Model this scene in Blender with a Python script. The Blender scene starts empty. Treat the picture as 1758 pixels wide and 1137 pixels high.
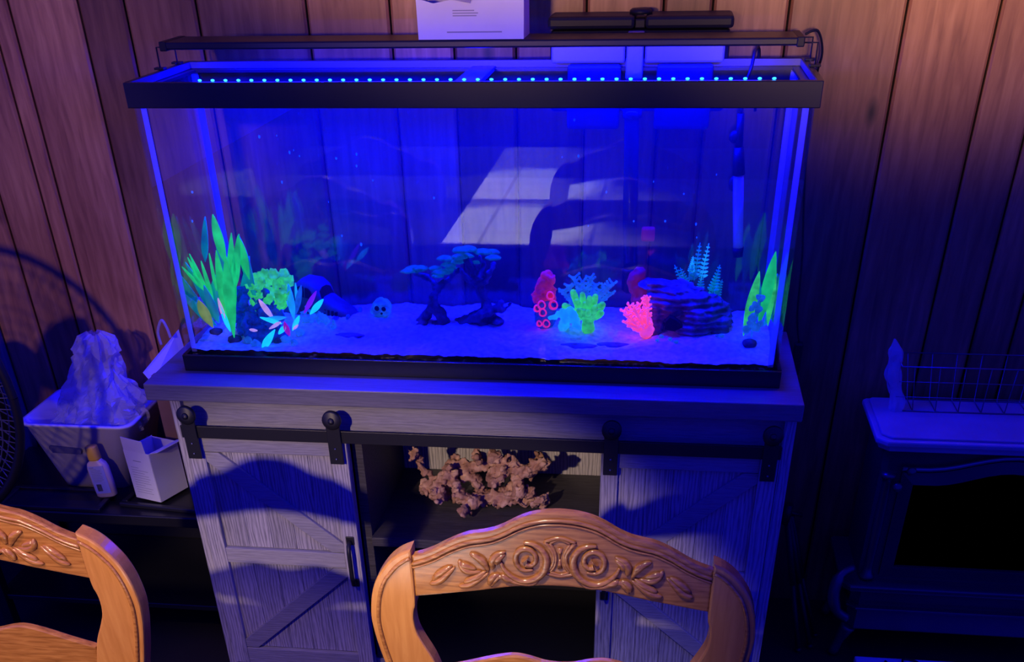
import bpy, bmesh, math, random
from mathutils import Vector, Matrix, noise
random.seed(7)
PI = math.pi
scene = bpy.context.scene
C = scene.collection
# ------------------------------------------------------------------ camera
T = 0.76                                   # height of the cabinet top
F_PX, PITCH, YAW, ROLL = 1755.55, .65606, .14367, .02417
PPX, PPY = 879.0, 1172.0
CAM = Vector((.97403, -2.02539, .78847 + T))
_f = Vector((-math.sin(YAW)*math.cos(PITCH), math.cos(YAW)*math.cos(PITCH), -math.sin(PITCH)))
_r = Vector((math.cos(YAW), math.sin(YAW), 0))
_d = _f.cross(_r)
_R = math.cos(ROLL)*_r + math.sin(ROLL)*_d
_D = -math.sin(ROLL)*_r + math.cos(ROLL)*_d
cd = bpy.data.cameras.new('camera')
cam = bpy.data.objects.new('camera', cd); C.objects.link(cam)
cd.sensor_fit = 'HORIZONTAL'; cd.sensor_width = 36
cd.lens = 36*F_PX/1758
cd.shift_x = (879-PPX)/1758
cd.shift_y = (PPY-568.5)/1758
cd.clip_start = .05; cd.clip_end = 60
mw = Matrix.Identity(4)
for i in range(3):
    mw[i][0] = _R[i]; mw[i][1] = -_D[i]; mw[i][2] = -_f[i]; mw[i][3] = CAM[i]
cam.matrix_world = mw
scene.camera = cam
def at(px, py, x=None, y=None, z=None):
    """world point seen at a pixel, on the real plane x=, y= or z="""
    d = _R*((px-PPX)/F_PX) + _D*((py-PPY)/F_PX) + _f
    t = (x-CAM.x)/d.x if x is not None else (y-CAM.y)/d.y if y is not None else (z-CAM.z)/d.z
    return CAM + d*t
# ------------------------------------------------------------------ world, lights, exposure
vs = scene.view_settings
vs.view_transform = 'Standard'; vs.look = 'None'; vs.exposure = 0; vs.gamma = 1; vs.use_curve_mapping = False
scene.cycles.max_bounces = 7; scene.cycles.diffuse_bounces = 3; scene.cycles.glossy_bounces = 3
scene.cycles.transparent_max_bounces = 24; scene.cycles.transmission_bounces = 6; scene.cycles.volume_bounces = 0
scene.cycles.caustics_reflective = False; scene.cycles.caustics_refractive = False
scene.cycles.use_denoising = True
scene.cycles.sample_clamp_indirect = 4
wd = bpy.data.worlds.new('world'); scene.world = wd; wd.use_nodes = True
wd.node_tree.nodes['Background'].inputs[0].default_value = (.008, .010, 1.0, 1)
wd.node_tree.nodes['Background'].inputs[1].default_value = 1.0
def light(name, kind, loc, target, color, power, **kw):
    l = bpy.data.lights.new(name, kind); o = bpy.data.objects.new(name, l); C.objects.link(o)
    o.location = loc
    o.rotation_euler = (Vector(target)-Vector(loc)).to_track_quat('-Z', 'Y').to_euler()
    l.color = color; l.energy = power
    for k, v in kw.items(): setattr(l, k, v)
    return o
BLUE = (.0005, .0010, 1.0)
light('led_bar_light', 'AREA', (.6, .205, 1.322), (.6, .205, 0), BLUE, 42, shape='RECTANGLE', size=1.08, size_y=.05)
light('led_strip_light', 'AREA', (.64, .022, 1.288), (.64, .16, 1.10), BLUE, 2.0, shape='RECTANGLE', size=1.0, size_y=.008)  # added blue light at the row of reflected dots
light('room_lamp', 'SPOT', (-.55, -5.0, 2.68), (.42, -.06, -.19), (1, .70, .50), 620, spot_size=math.radians(19), spot_blend=.22, shadow_soft_size=.05)
light('side_lamp', 'SPOT', (-.18, -4.5, 2.25), (-.56, .42, .98), (1, .58, .34), 185, spot_size=math.radians(17.5), spot_blend=.5, shadow_soft_size=.08)
light('pendant_lamp', 'SPOT', (-.02, -1.60, 2.05), (.04, -.92, .66), (1, .62, .32), 60, spot_size=math.radians(34), spot_blend=.5, shadow_soft_size=.06)  # unseen fill light added to brighten the left chair
light('pendant_lamp', 'SPOT', (.44, -1.60, 2.05), (.70, -.92, .68), (1, .78, .54), 95, spot_size=math.radians(33), spot_blend=.8, shadow_soft_size=.06)  # unseen fill light added to brighten the middle chair
light('hall_lamp', 'SPOT', (.2, -4.6, 1.75), (.60, .42, 2.50), (1, .56, .30), 1150, spot_size=math.radians(29), spot_blend=.5, shadow_soft_size=.12)  # unseen spot added to wash the upper wall
light('hall_lamp', 'SPOT', (.9, -4.6, 1.75), (1.52, .42, 1.80), (1, .58, .32), 1350, spot_size=math.radians(17), spot_blend=1.0, shadow_soft_size=.12)  # second added spot, washes the upper right wall
light('table_lamp', 'SPOT', (.46, -1.42, 2.0), (.50, -1.32, .735), (1, .94, .88), 320, spot_size=math.radians(25), spot_blend=.15, shadow_soft_size=.04)
# ------------------------------------------------------------------ materials
def mat(name, col=(.5,.5,.5), rough=.5, spec=.5, metal=0, emit=None, es=1.0):
    m = bpy.data.materials.new(name); m.use_nodes = True
    b = m.node_tree.nodes['Principled BSDF']
    b.inputs['Base Color'].default_value = (*col, 1); b.inputs['Roughness'].default_value = rough
    b.inputs['Specular IOR Level'].default_value = spec; b.inputs['Metallic'].default_value = metal
    if emit:
        b.inputs['Emission Color'].default_value = (*emit, 1); b.inputs['Emission Strength'].default_value = es
    return m
def nn(m, t, **kw):
    n = m.node_tree.nodes.new(t)
    for k, v in kw.items():
        if k in n.inputs: n.inputs[k].default_value = v
        else: setattr(n, k, v)
    return n
def lk(m, a, b): m.node_tree.links.new(a, b)
def coords(m, scale=(1,1,1), rot=(0,0,0), rnd=True):
    tc = nn(m, 'ShaderNodeTexCoord'); mp = nn(m, 'ShaderNodeMapping')
    mp.inputs['Scale'].default_value = scale; mp.inputs['Rotation'].default_value = rot
    if rnd:
        oi = nn(m, 'ShaderNodeObjectInfo'); mul = nn(m, 'ShaderNodeMath', operation='MULTIPLY'); mul.inputs[1].default_value = 37.0
        lk(m, oi.outputs['Random'], mul.inputs[0])
        add = nn(m, 'ShaderNodeVectorMath', operation='ADD'); lk(m, tc.outputs['Object'], add.inputs[0]); lk(m, mul.outputs[0], add.inputs[1])
        lk(m, add.outputs[0], mp.inputs['Vector'])
    else: lk(m, tc.outputs['Object'], mp.inputs['Vector'])
    return mp.outputs[0]
def ramp(m, fac, stops):
    r = nn(m, 'ShaderNodeValToRGB'); e = r.color_ramp.elements
    e[0].position = stops[0][0]; e[0].color = (*stops[0][1], 1)
    e[1].position = stops[-1][0]; e[1].color = (*stops[-1][1], 1)
    for p, c in stops[1:-1]:
        x = e.new(p); x.color = (*c, 1)
    lk(m, fac, r.inputs[0]); return r.outputs[0]
def noise_mat(name, stops, scale=(1,1,1), ns=5, detail=5, rough=.5, spec=.5, bump=0, dist=0, rnd=True, metal=0):
    m = mat(name, rough=rough, spec=spec, metal=metal); b = m.node_tree.nodes['Principled BSDF']
    v = coords(m, scale, rnd=rnd)
    n = nn(m, 'ShaderNodeTexNoise'); n.inputs['Scale'].default_value = ns; n.inputs['Detail'].default_value = detail; n.inputs['Distortion'].default_value = dist
    lk(m, v, n.inputs['Vector'])
    lk(m, ramp(m, n.outputs[0], stops), b.inputs['Base Color'])
    if bump:
        bp = nn(m, 'ShaderNodeBump'); bp.inputs['Strength'].default_value = bump; bp.inputs['Distance'].default_value = .004
        lk(m, n.outputs[0], bp.inputs['Height']); lk(m, bp.outputs[0], b.inputs['Normal'])
    return m
def wood(name, dark, mid, light_, axis='z', ns=3.0, rings=5.0, rough=.5, spec=.4, bump=.25, tone=None, knots=False, stretch=14, wave=.22):
    """grain stretched along an axis, cathedral figure from a distorted wave, each piece its own tone"""
    m = mat(name, rough=rough, spec=spec); b = m.node_tree.nodes['Principled BSDF']
    s = {'z': (stretch, stretch, 1), 'x': (1, stretch, stretch)}[axis]
    v = coords(m, s)
    n = nn(m, 'ShaderNodeTexNoise'); n.inputs['Scale'].default_value = ns*3; n.inputs['Detail'].default_value = 7; n.inputs['Distortion'].default_value = .6
    lk(m, v, n.inputs['Vector'])
    v2 = coords(m, {'z': (1, 1, .13), 'x': (.13, 1, 1)}[axis])
    w = nn(m, 'ShaderNodeTexWave'); w.wave_type = 'BANDS'; w.bands_direction = 'X' if axis == 'z' else 'Z'
    w.inputs['Scale'].default_value = rings*3; w.inputs['Distortion'].default_value = 9; w.inputs['Detail'].default_value = 3; w.inputs['Detail Scale'].default_value = 1.3
    lk(m, v2, w.inputs['Vector'])
    mx = nn(m, 'ShaderNodeMix', data_type='FLOAT'); mx.inputs[0].default_value = wave
    lk(m, n.outputs[0], mx.inputs[2]); lk(m, w.outputs[1], mx.inputs[3])
    col = ramp(m, mx.outputs[0], [(.2, dark), (.5, mid), (.8, light_)])
    if knots:
        v3 = coords(m, (1, 1, .45)); k = nn(m, 'ShaderNodeTexVoronoi'); k.inputs['Scale'].default_value = 5.5; k.inputs['Randomness'].default_value = 1
        lk(m, v3, k.inputs['Vector'])
        kr = ramp(m, k.outputs['Distance'], [(.02, (.10, .08, .07)), (.085, (1, 1, 1))])
        v4 = coords(m, (1, 1, .5)); bl = nn(m, 'ShaderNodeTexNoise'); bl.inputs['Scale'].default_value = 4.0; bl.inputs['Detail'].default_value = 2
        lk(m, v4, bl.inputs['Vector'])
        br = ramp(m, bl.outputs[0], [(.3, (.50, .38, .36)), (.7, (1.15, 1.1, 1.05))])
        for c2 in (kr, br):
            q = nn(m, 'ShaderNodeMix', data_type='RGBA', blend_type='MULTIPLY'); q.inputs[0].default_value = 1
            lk(m, col, q.inputs[6]); lk(m, c2, q.inputs[7]); col = q.outputs[2]
    if tone:
        oi = nn(m, 'ShaderNodeObjectInfo'); hv = nn(m, 'ShaderNodeMapRange'); hv.inputs[3].default_value = tone[0]; hv.inputs[4].default_value = tone[1]
        lk(m, oi.outputs['Random'], hv.inputs[0])
        hs = nn(m, 'ShaderNodeHueSaturation'); lk(m, hv.outputs[0], hs.inputs['Value']); lk(m, col, hs.inputs['Color']); col = hs.outputs[0]
    lk(m, col, b.inputs['Base Color'])
    bp = nn(m, 'ShaderNodeBump'); bp.inputs['Strength'].default_value = bump; bp.inputs['Distance'].default_value = .002
    lk(m, mx.outputs[0], bp.inputs['Height']); lk(m, bp.outputs[0], b.inputs['Normal'])
    return m
def clear(name, tint=(1,1,1), ior=1.45, rough=0.0, body=None, k=1.0):
    """thin clear sheet: straight-through transmission plus Fresnel reflection, optional faint body"""
    m = bpy.data.materials.new(name); m.use_nodes = True; nt = m.node_tree; nt.nodes.clear()
    out = nt.nodes.new('ShaderNodeOutputMaterial'); tr = nt.nodes.new('ShaderNodeBsdfTransparent'); tr.inputs[0].default_value = (*tint, 1)
    gl = nt.nodes.new('ShaderNodeBsdfGlossy'); gl.inputs['Roughness'].default_value = rough
    ge = nt.nodes.new('ShaderNodeNewGeometry'); dt = nt.nodes.new('ShaderNodeVectorMath'); dt.operation = 'DOT_PRODUCT'
    nt.links.new(ge.outputs['Normal'], dt.inputs[0]); nt.links.new(ge.outputs['Incoming'], dt.inputs[1])
    def mth(op, a, b=None):
        q = nt.nodes.new('ShaderNodeMath'); q.operation = op
        for i_, x_ in enumerate((a, b)):
            if x_ is None: continue
            if isinstance(x_, (int, float)): q.inputs[i_].default_value = x_
            else: nt.links.new(x_, q.inputs[i_])
        return q.outputs[0]
    f0 = ((ior-1)/(ior+1))**2                     # Schlick, the same on both faces of the thin sheet
    fr = mth('ADD', mth('MULTIPLY', mth('POWER', mth('SUBTRACT', 1.0, mth('ABSOLUTE', dt.outputs['Value'])), 5.0), 1-f0), f0)
    mu = nt.nodes.new('ShaderNodeMath'); mu.operation = 'MULTIPLY'; mu.inputs[1].default_value = k; nt.links.new(fr, mu.inputs[0])
    mx = nt.nodes.new('ShaderNodeMixShader'); nt.links.new(mu.outputs[0], mx.inputs[0])
    src = tr
    if body:
        df = nt.nodes.new('ShaderNodeBsdfDiffuse'); df.inputs[0].default_value = (*body[0], 1)
        tl = nt.nodes.new('ShaderNodeBsdfTranslucent'); tl.inputs[0].default_value = (*body[0], 1)
        ad = nt.nodes.new('ShaderNodeMixShader'); ad.inputs[0].default_value = .5; nt.links.new(df.outputs[0], ad.inputs[1]); nt.links.new(tl.outputs[0], ad.inputs[2])
        m2 = nt.nodes.new('ShaderNodeMixShader'); m2.inputs[0].default_value = body[1]
        nt.links.new(tr.outputs[0], m2.inputs[1]); nt.links.new(ad.outputs[0], m2.inputs[2]); src = m2
    nt.links.new(src.outputs[0], mx.inputs[1]); nt.links.new(gl.outputs[0], mx.inputs[2]); nt.links.new(mx.outputs[0], out.inputs[0])
    return m
def glow_mat(name, col, em, es=.6, rough=.6, var=.5, ns=60):
    """UV-reactive plastic: it really gives off its own colour under the actinic LEDs"""
    m = mat(name, col, rough, .3); b = m.node_tree.nodes['Principled BSDF']
    v = coords(m); n = nn(m, 'ShaderNodeTexNoise'); n.inputs['Scale'].default_value = ns; n.inputs['Detail'].default_value = 3; lk(m, v, n.inputs['Vector'])
    e = ramp(m, n.outputs[0], [(.3, tuple(c*(1-var) for c in em)), (.7, em)])
    lk(m, e, b.inputs['Emission Color']); b.inputs['Emission Strength'].default_value = es
    bp = nn(m, 'ShaderNodeBump'); bp.inputs['Strength'].default_value = .4; bp.inputs['Distance'].default_value = .002
    lk(m, n.outputs[0], bp.inputs['Height']); lk(m, bp.outputs[0], b.inputs['Normal'])
    return m
M = {}
M['plank'] = wood('knotty_pine', (.30,.13,.042), (.50,.25,.080), (.66,.37,.125), 'z', 3.0, 3.0, .42, .4, .1, (.60, 1.2), True, 9, .12)
M['groove'] = mat('groove_dark', (.012,.008,.006), .9, .1)
M['cab'] = wood('greywash_oak', (.17,.165,.17), (.40,.385,.385), (.58,.555,.54), 'z', 9, 14, .55, .3, .45, (.85, 1.1), False, 20, .30)
M['cabx'] = wood('greywash_oak_across', (.24,.235,.24), (.37,.36,.37), (.48,.465,.46), 'x', 9, 14, .55, .3, .45, (.8, 1.0), False, 20, .12)
M['cabdark'] = wood('dark_oak_inside', (.03,.028,.03), (.06,.056,.06), (.10,.094,.10), 'x', 8, 12, .5, .4, .3, None, False, 14, .12)
M['cabtop'] = wood('cabinet_top', (.14,.135,.14), (.19,.185,.19), (.25,.24,.245), 'x', 8, 12, .42, .5, .3, None, False, 18, .10)
M['oak'] = wood('honey_oak', (.17,.06,.012), (.37,.15,.034), (.52,.235,.058), 'x', 9, 12, .20, .7, .035, None, False, 12, .12)
M['oakz'] = wood('honey_oak_upright', (.42,.17,.036), (.50,.215,.05), (.58,.27,.066), 'z', 5, 6, .22, .6, .03, None, False, 9, .10)
M['iron'] = mat('black_iron', (.012,.012,.014), .45, .5)
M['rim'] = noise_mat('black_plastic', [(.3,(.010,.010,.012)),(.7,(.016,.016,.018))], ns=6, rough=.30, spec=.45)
M['rimlit'] = mat('grey_plastic', (.10,.10,.12), .35, .5)  # paler copy of the black rim plastic, standing in for LED light on it
M['blackp'] = mat('dark_plastic', (.010,.010,.012), .5, .3)
M['fixture'] = mat('fixture_metal', (.010,.010,.012), .38, .4, 0)
M['white'] = noise_mat('white_plastic', [(.3,(.72,.71,.70)),(.7,(.78,.77,.76))], ns=4, rough=.4)
M['paper'] = noise_mat('white_card', [(.3,(.66,.65,.66)),(.7,(.76,.75,.76))], ns=8, rough=.75, spec=.2)
M['print'] = mat('grey_print', (.30,.30,.33), .8, .1)
M['printdark'] = mat('dark_print', (.05,.05,.06), .8, .1)
M['cardboard'] = noise_mat('brown_cardboard', [(.3,(.24,.14,.08)),(.7,(.32,.20,.12))], ns=7, rough=.85, spec=.15)
M['bench'] = mat('black_lacquer', (.010,.010,.011), .28, .5)
M['trayp'] = mat('tray_black', (.014,.014,.016), .3, .5)
M['cream'] = mat('cream_bottle', (.80,.66,.40), .35, .5)
M['yellow'] = mat('yellow_cap', (.90,.58,.05), .4, .4)
M['label'] = mat('bottle_label', (.45,.50,.66), .5, .3)
M['glass'] = clear('tank_glass', (.97,.985,1), 1.5, 0, None, 1.0)
M['silicone'] = clear('silicone_bead', (.8,.85,1), 1.4, .2, ((.75,.78,.9), .55), .6)
M['bagp'] = clear('clear_bag', (.96,.97,1), 1.5, .16, ((.92,.92,.95), .5), 1.2)
M['tube'] = clear('grey_tube', (.5,.5,.55), 1.45, .1, ((.10,.10,.12), .4), 1.0)
M['heat'] = mat('heater_glass', (.55,.55,.6), .2, .6)
M['stove'] = noise_mat('black_enamel', [(.3,(.022,.022,.03)),(.7,(.03,.03,.04))], ns=9, rough=.34, spec=.8)
M['stoveglass'] = mat('stove_glass', (.004,.004,.005), .08, .5)
M['wire'] = mat('steel_wire', (.16,.16,.2), .35, .5, .8)
M['floor'] = noise_mat('dark_floor', [(.3,(.010,.009,.010)),(.7,(.022,.019,.018))], ns=3, rough=.6, spec=.3, rnd=False)
M['sand'] = noise_mat('white_sand', [(.3,(.55,.55,.58)),(.6,(.85,.85,.88))], ns=90, detail=4, rough=.9, spec=.1, bump=.5)
M['gravel'] = noise_mat('dark_gravel', [(.44,(.010,.010,.012)),(.56,(.06,.055,.05)),(.66,(.42,.38,.34))], ns=55, detail=4, rough=.9, spec=.1, bump=.6)
M['drift'] = noise_mat('driftwood_bark', [(.25,(.20,.09,.05)),(.5,(.50,.28,.18)),(.72,(.80,.54,.36))], ns=38, detail=7, rough=.8, spec=.2, bump=1.0)
M['rock'] = noise_mat('grey_rock', [(.3,(.10,.08,.08)),(.7,(.30,.28,.30))], ns=45, detail=6, rough=.85, spec=.2, bump=.8)
M['bark'] = noise_mat('resin_bark', [(.3,(.05,.05,.06)),(.7,(.16,.15,.17))], ns=60, detail=6, rough=.8, spec=.2, bump=.8)
M['carp'] = noise_mat('rusted_resin', [(.3,(.08,.04,.03)),(.5,(.10,.09,.10)),(.72,(.14,.13,.17))], ns=16, detail=6, rough=.7, spec=.3, bump=.4)
M['dark'] = mat('hollow_dark', (.006,.006,.01), .8, .1)
M['bone'] = glow_mat('bone_resin', (.1,.12,.12), (.01,.14,.95), .55, var=.8)  # blue glow added in place of LED light on the resin
M['green'] = glow_mat('uv_green_leaf', (.05,.4,.01), (.012,.74,.26), .85, var=.55, ns=35)
M['lime'] = glow_mat('uv_lime_coral', (.05,.4,.008), (.04,.76,.24), .80, var=.6, ns=70)
M['teal'] = glow_mat('uv_teal_leaf', (.05,.4,.4), (.0,.30,.24), .55, var=.7, ns=40)
M['teal2'] = glow_mat('uv_deep_teal_leaf', (.05,.35,.3), (.0,.20,.14), .5, var=.7, ns=30)
M['olive'] = glow_mat('uv_olive_pod', (.3,.3,.05), (.25,.42,.08), .6, var=.5)
M['cyan'] = glow_mat('uv_cyan_leaf', (.1,.5,.6), (.01,.85,.85), .85, var=.3)
M['aqua'] = glow_mat('uv_aqua_leaf', (.1,.4,.6), (.01,.40,.62), .8, var=.4)
M['pinkw'] = glow_mat('uv_pale_pink', (.7,.5,.6), (.75,.42,.55), .8, var=.4)
M['purple'] = glow_mat('uv_purple_leaf', (.3,.02,.6), (.22,.01,.5), .8, var=.3)
M['magenta'] = glow_mat('uv_magenta_leaf', (.4,.02,.3), (.40,.01,.28), .8, var=.3)
M['hotpink'] = glow_mat('uv_pink_coral', (.6,.1,.25), (1.0,.07,.20), .95, var=.4)
M['red'] = glow_mat('uv_red_rock', (.4,.03,.08), (.42,.010,.05), .65, var=.8, ns=40)
M['redtube'] = glow_mat('uv_red_tube', (.5,.03,.15), (.85,.02,.18), .8, var=.4)
M['bluec'] = glow_mat('uv_blue_coral', (.05,.1,.12), (.01,.13,1.0), .8, var=.6)  # emission stands in for the lit blue of these pieces
M['bluecap'] = glow_mat('uv_blue_canopy', (.05,.08,.05), (.0,.11,.66), .5, var=.7, ns=90)  # dark base, LED light on the canopies put in as glow
M['bluemound'] = glow_mat('uv_blue_mound', (.05,.07,.10), (.0,.03,.8), .55, var=.9, ns=80)  # dark base, lit blue put in as glow
M['reddark'] = glow_mat('uv_dark_red_rock', (.25,.03,.05), (.16,.004,.02), .5, var=.8, ns=30)
M['led'] = mat('led_lens', (0,0,0), .5, 0, 0, (.02,.32,1), 5)  # glow of the dots that stand in for reflected diodes
M['bubble'] = glow_mat('algae_speck', (.3,.5,.7), (.0,.10,.8), 1.0, var=.2)  # specks glow in place of catching the LED light
# floor tile, behind the camera (seen mirrored in the front glass)
m = mat('pale_tile', (.6,.6,.58), .4, .4); b = m.node_tree.nodes['Principled BSDF']
br = nn(m, 'ShaderNodeTexBrick'); br.offset = 0
br.inputs['Color1'].default_value = (.62,.62,.60,1); br.inputs['Color2'].default_value = (.56,.56,.55,1); br.inputs['Mortar'].default_value = (.2,.2,.2,1)
br.inputs['Scale'].default_value = 1; br.inputs['Brick Width'].default_value = .33; br.inputs['Row Height'].default_value = .33; br.inputs['Mortar Size'].default_value = .006
tc = nn(m, 'ShaderNodeTexCoord'); lk(m, tc.outputs['Object'], br.inputs['Vector']); lk(m, br.outputs[0], b.inputs['Base Color']); M['tile'] = m
# water: faint blue haze, a reflecting surface
m = clear('water', (1,1,1), 1.33, .01, None, .55); nt = m.node_tree
vsn = nt.nodes.new('ShaderNodeVolumeScatter'); vsn.inputs['Color'].default_value = (.3,.4,1,1); vsn.inputs['Density'].default_value = .22; vsn.inputs['Anisotropy'].default_value = .2
nt.links.new(vsn.outputs[0], [n for n in nt.nodes if n.type == 'OUTPUT_MATERIAL'][0].inputs['Volume']); M['water'] = m
# ------------------------------------------------------------------ mesh helpers
class MB:
    def __init__(s): s.v = []; s.f = []; s.sm = []
    def add(s, vs, fs, smooth=False):
        o = len(s.v); s.v += [tuple(v) for v in vs]; s.f += [tuple(i+o for i in f) for f in fs]; s.sm += [smooth]*len(fs); return s
    def box(s, x0, x1, y0, y1, z0, z1, bev=0, mtx=None):
        if bev <= 0:
            vs = [Vector((x, y, z)) for x in (x0, x1) for y in (y0, y1) for z in (z0, z1)]
            fs = [(0,1,3,2),(4,6,7,5),(0,4,5,1),(2,3,7,6),(0,2,6,4),(1,5,7,3)]
        else:
            bm = bmesh.new(); bmesh.ops.create_cube(bm, size=1)
            bmesh.ops.scale(bm, vec=(x1-x0, y1-y0, z1-z0), verts=bm.verts)
            bmesh.ops.translate(bm, vec=((x0+x1)/2, (y0+y1)/2, (z0+z1)/2), verts=bm.verts)
            bmesh.ops.bevel(bm, geom=bm.edges[:], offset=bev, segments=2, affect='EDGES', profile=.5)
            bm.verts.index_update(); vs = [v.co.copy() for v in bm.verts]; fs = [[v.index for v in f.verts] for f in bm.faces]; bm.free()
        if mtx is not None: vs = [mtx @ v for v in vs]
        return s.add(vs, fs)
    def tube(s, pts, r, n=8, cap=True, ry=None, smooth=True):
        pts = [Vector(p) for p in pts]; k = len(pts)
        rs = r if isinstance(r, (list, tuple)) else [r]*k
        vs = []; up = Vector((0, 0, 1)); prev = None
        for i, p in enumerate(pts):
            t = (pts[min(i+1, k-1)] - pts[max(i-1, 0)])
            t = t.normalized() if t.length > 1e-9 else Vector((0,0,1))
            if prev is None:
                a = t.orthogonal().normalized()
            else:
                a = prev - t*prev.dot(t); a = a.normalized() if a.length > 1e-6 else t.orthogonal().normalized()
            prev = a; b = t.cross(a)
            for j in range(n):
                th = 2*PI*j/n; vs.append(p + (a*math.cos(th) + b*math.sin(th))*rs[i])
        fs = [(i*n+j, i*n+(j+1)%n, (i+1)*n+(j+1)%n, (i+1)*n+j) for i in range(k-1) for j in range(n)]
        s.add(vs, fs, smooth)
        if cap:
            o = len(s.v) - len(vs)
            s.f.append(tuple(o+j for j in range(n))[::-1]); s.f.append(tuple(o+(k-1)*n+j for j in range(n))); s.sm += [False, False]
        return s
    def prism(s, poly, y0, y1, plane='xz', bev=0, mtx=None):
        """polygon (u,v) extruded; plane xz -> along y, xy -> along z, yz -> along x"""
        bm = bmesh.new()
        P = {'xz': lambda u, v, w: (u, w, v), 'xy': lambda u, v, w: (u, v, w), 'yz': lambda u, v, w: (w, u, v)}[plane]
        a = [bm.verts.new(P(u, v, y0)) for u, v in poly]; b = [bm.verts.new(P(u, v, y1)) for u, v in poly]
        n = len(poly)
        f1 = bm.faces.new(a); f2 = bm.faces.new(b[::-1])
        for i in range(n): bm.faces.new((a[i], b[i], b[(i+1) % n], a[(i+1) % n]))
        bmesh.ops.recalc_face_normals(bm, faces=bm.faces[:])
        if bev > 0:
            ed = [e for e in bm.edges if (f1 in e.link_faces) or (f2 in e.link_faces)]
            bmesh.ops.bevel(bm, geom=ed, offset=bev, segments=2, affect='EDGES', profile=.5)
        bm.verts.index_update(); vs = [v.co.copy() for v in bm.verts]; fs = [[v.index for v in f.verts] for f in bm.faces]; bm.free()
        if mtx is not None: vs = [mtx @ v for v in vs]
        return s.add(vs, fs)
    def lathe(s, prof, c=(0,0,0), n=24, axis='z', squash=1.0):
        vs = []; c = Vector(c)
        for r, h in prof:
            for j in range(n):
                a = 2*PI*j/n; u, v = r*math.cos(a), r*math.sin(a)*squash
                vs.append(c + (Vector((u, v, h)) if axis == 'z' else Vector((u, h, v)) if axis == 'y' else Vector((h, u, v))))
        k = len(prof); fs = [(i*n+j, i*n+(j+1)%n, (i+1)*n+(j+1)%n, (i+1)*n+j) for i in range(k-1) for j in range(n)]
        s.add(vs, fs, True); o = len(s.v)-len(vs)
        s.f.append(tuple(o+j for j in range(n))[::-1]); s.f.append(tuple(o+(k-1)*n+j for j in range(n))); s.sm += [False, False]
        return s
    def ball(s, c, r, seg=10, sq=(1,1,1), nz=0, nf=20):
        c = Vector(c); bm = bmesh.new(); bmesh.ops.create_icosphere(bm, subdivisions=2 if seg < 12 else 3, radius=1)
        bm.verts.index_update(); vs = []
        for v in bm.verts:
            d = v.co.copy(); k = r
            if nz: k = r*(1+nz*noise.noise(c*31+d*nf*.1))
            vs.append(c + Vector((d.x*sq[0], d.y*sq[1], d.z*sq[2]))*k)
        fs = [[v.index for v in f.verts] for f in bm.faces]; bm.free()
        return s.add(vs, fs, True)
    def mesh(s, name):
        me = bpy.data.meshes.new(name); me.from_pydata(s.v, [], s.f); me.update()
        me.polygons.foreach_set('use_smooth', s.sm); return me
def obj(name, mb, material, parent=None, rel=True):
    """ONE mesh object; under a parent its vertices are stored relative to the parent's origin"""
    me = mb.mesh(name) if isinstance(mb, MB) else mb
    bm = bmesh.new(); bm.from_mesh(me); bmesh.ops.recalc_face_normals(bm, faces=bm.faces[:]); bm.to_mesh(me); bm.free()
    me.materials.append(material)
    o = bpy.data.objects.new(name, me); C.objects.link(o)
    if parent is not None:
        o.parent = parent
        w = Vector((0,0,0)); q = parent
        while q is not None: w += q.location; q = q.parent
        if rel and w.length > 0: me.transform(Matrix.Translation(-w))
    return o
def thing(name, label, cat, loc=(0,0,0), group=None):
    o = bpy.data.objects.new(name, None); C.objects.link(o); o.location = loc; o.empty_display_size = .05
    o['label'] = label; o['category'] = cat
    if group: o['group'] = group
    return o
def tag(o, label, cat, group=None, kind=None):
    o['label'] = label; o['category'] = cat
    if group: o['group'] = group
    if kind: o['kind'] = kind
    return o
def struct(name, mb, m, parent=None):
    o = obj(name, mb, m, parent)
    if parent is None: o['kind'] = 'structure'
    return o
def organic(mb, voxel=.004, disp=.004, scale=.03, smooth=1):
    """fuse overlapping lumps into one skin and roughen it"""
    me = mb.mesh('tmp'); o = bpy.data.objects.new('tmp', me); C.objects.link(o)
    r = o.modifiers.new('r', 'REMESH'); r.mode = 'VOXEL'; r.voxel_size = voxel
    sm = o.modifiers.new('s', 'SMOOTH'); sm.iterations = smooth
    dg = bpy.context.evaluated_depsgraph_get(); dg.update(); me2 = bpy.data.meshes.new_from_object(o.evaluated_get(dg))
    bpy.data.objects.remove(o)
    vs = [v.co.copy() for v in me2.vertices]; ns = [v.normal.copy() for v in me2.vertices]
    for i, v in enumerate(vs):
        k = noise.fractal(v/scale, 1.0, 2.0, 3)*disp
        me2.vertices[i].co = v + ns[i]*k
    me2.polygons.foreach_set('use_smooth', [True]*len(me2.polygons)); me2.update(); return me2
def catmull(pts, n=6):
    pts = [Vector(p) for p in pts]; P = [pts[0]] + pts + [pts[-1]]; out = []
    for i in range(1, len(P)-2):
        a, b, c, d = P[i-1], P[i], P[i+1], P[i+2]
        for k in range(n):
            t = k/n; out.append(.5*((2*b) + (c-a)*t + (2*a-5*b+4*c-d)*t*t + (3*b-a-3*c+d)*t**3))
    out.append(pts[-1]); return out
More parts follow.
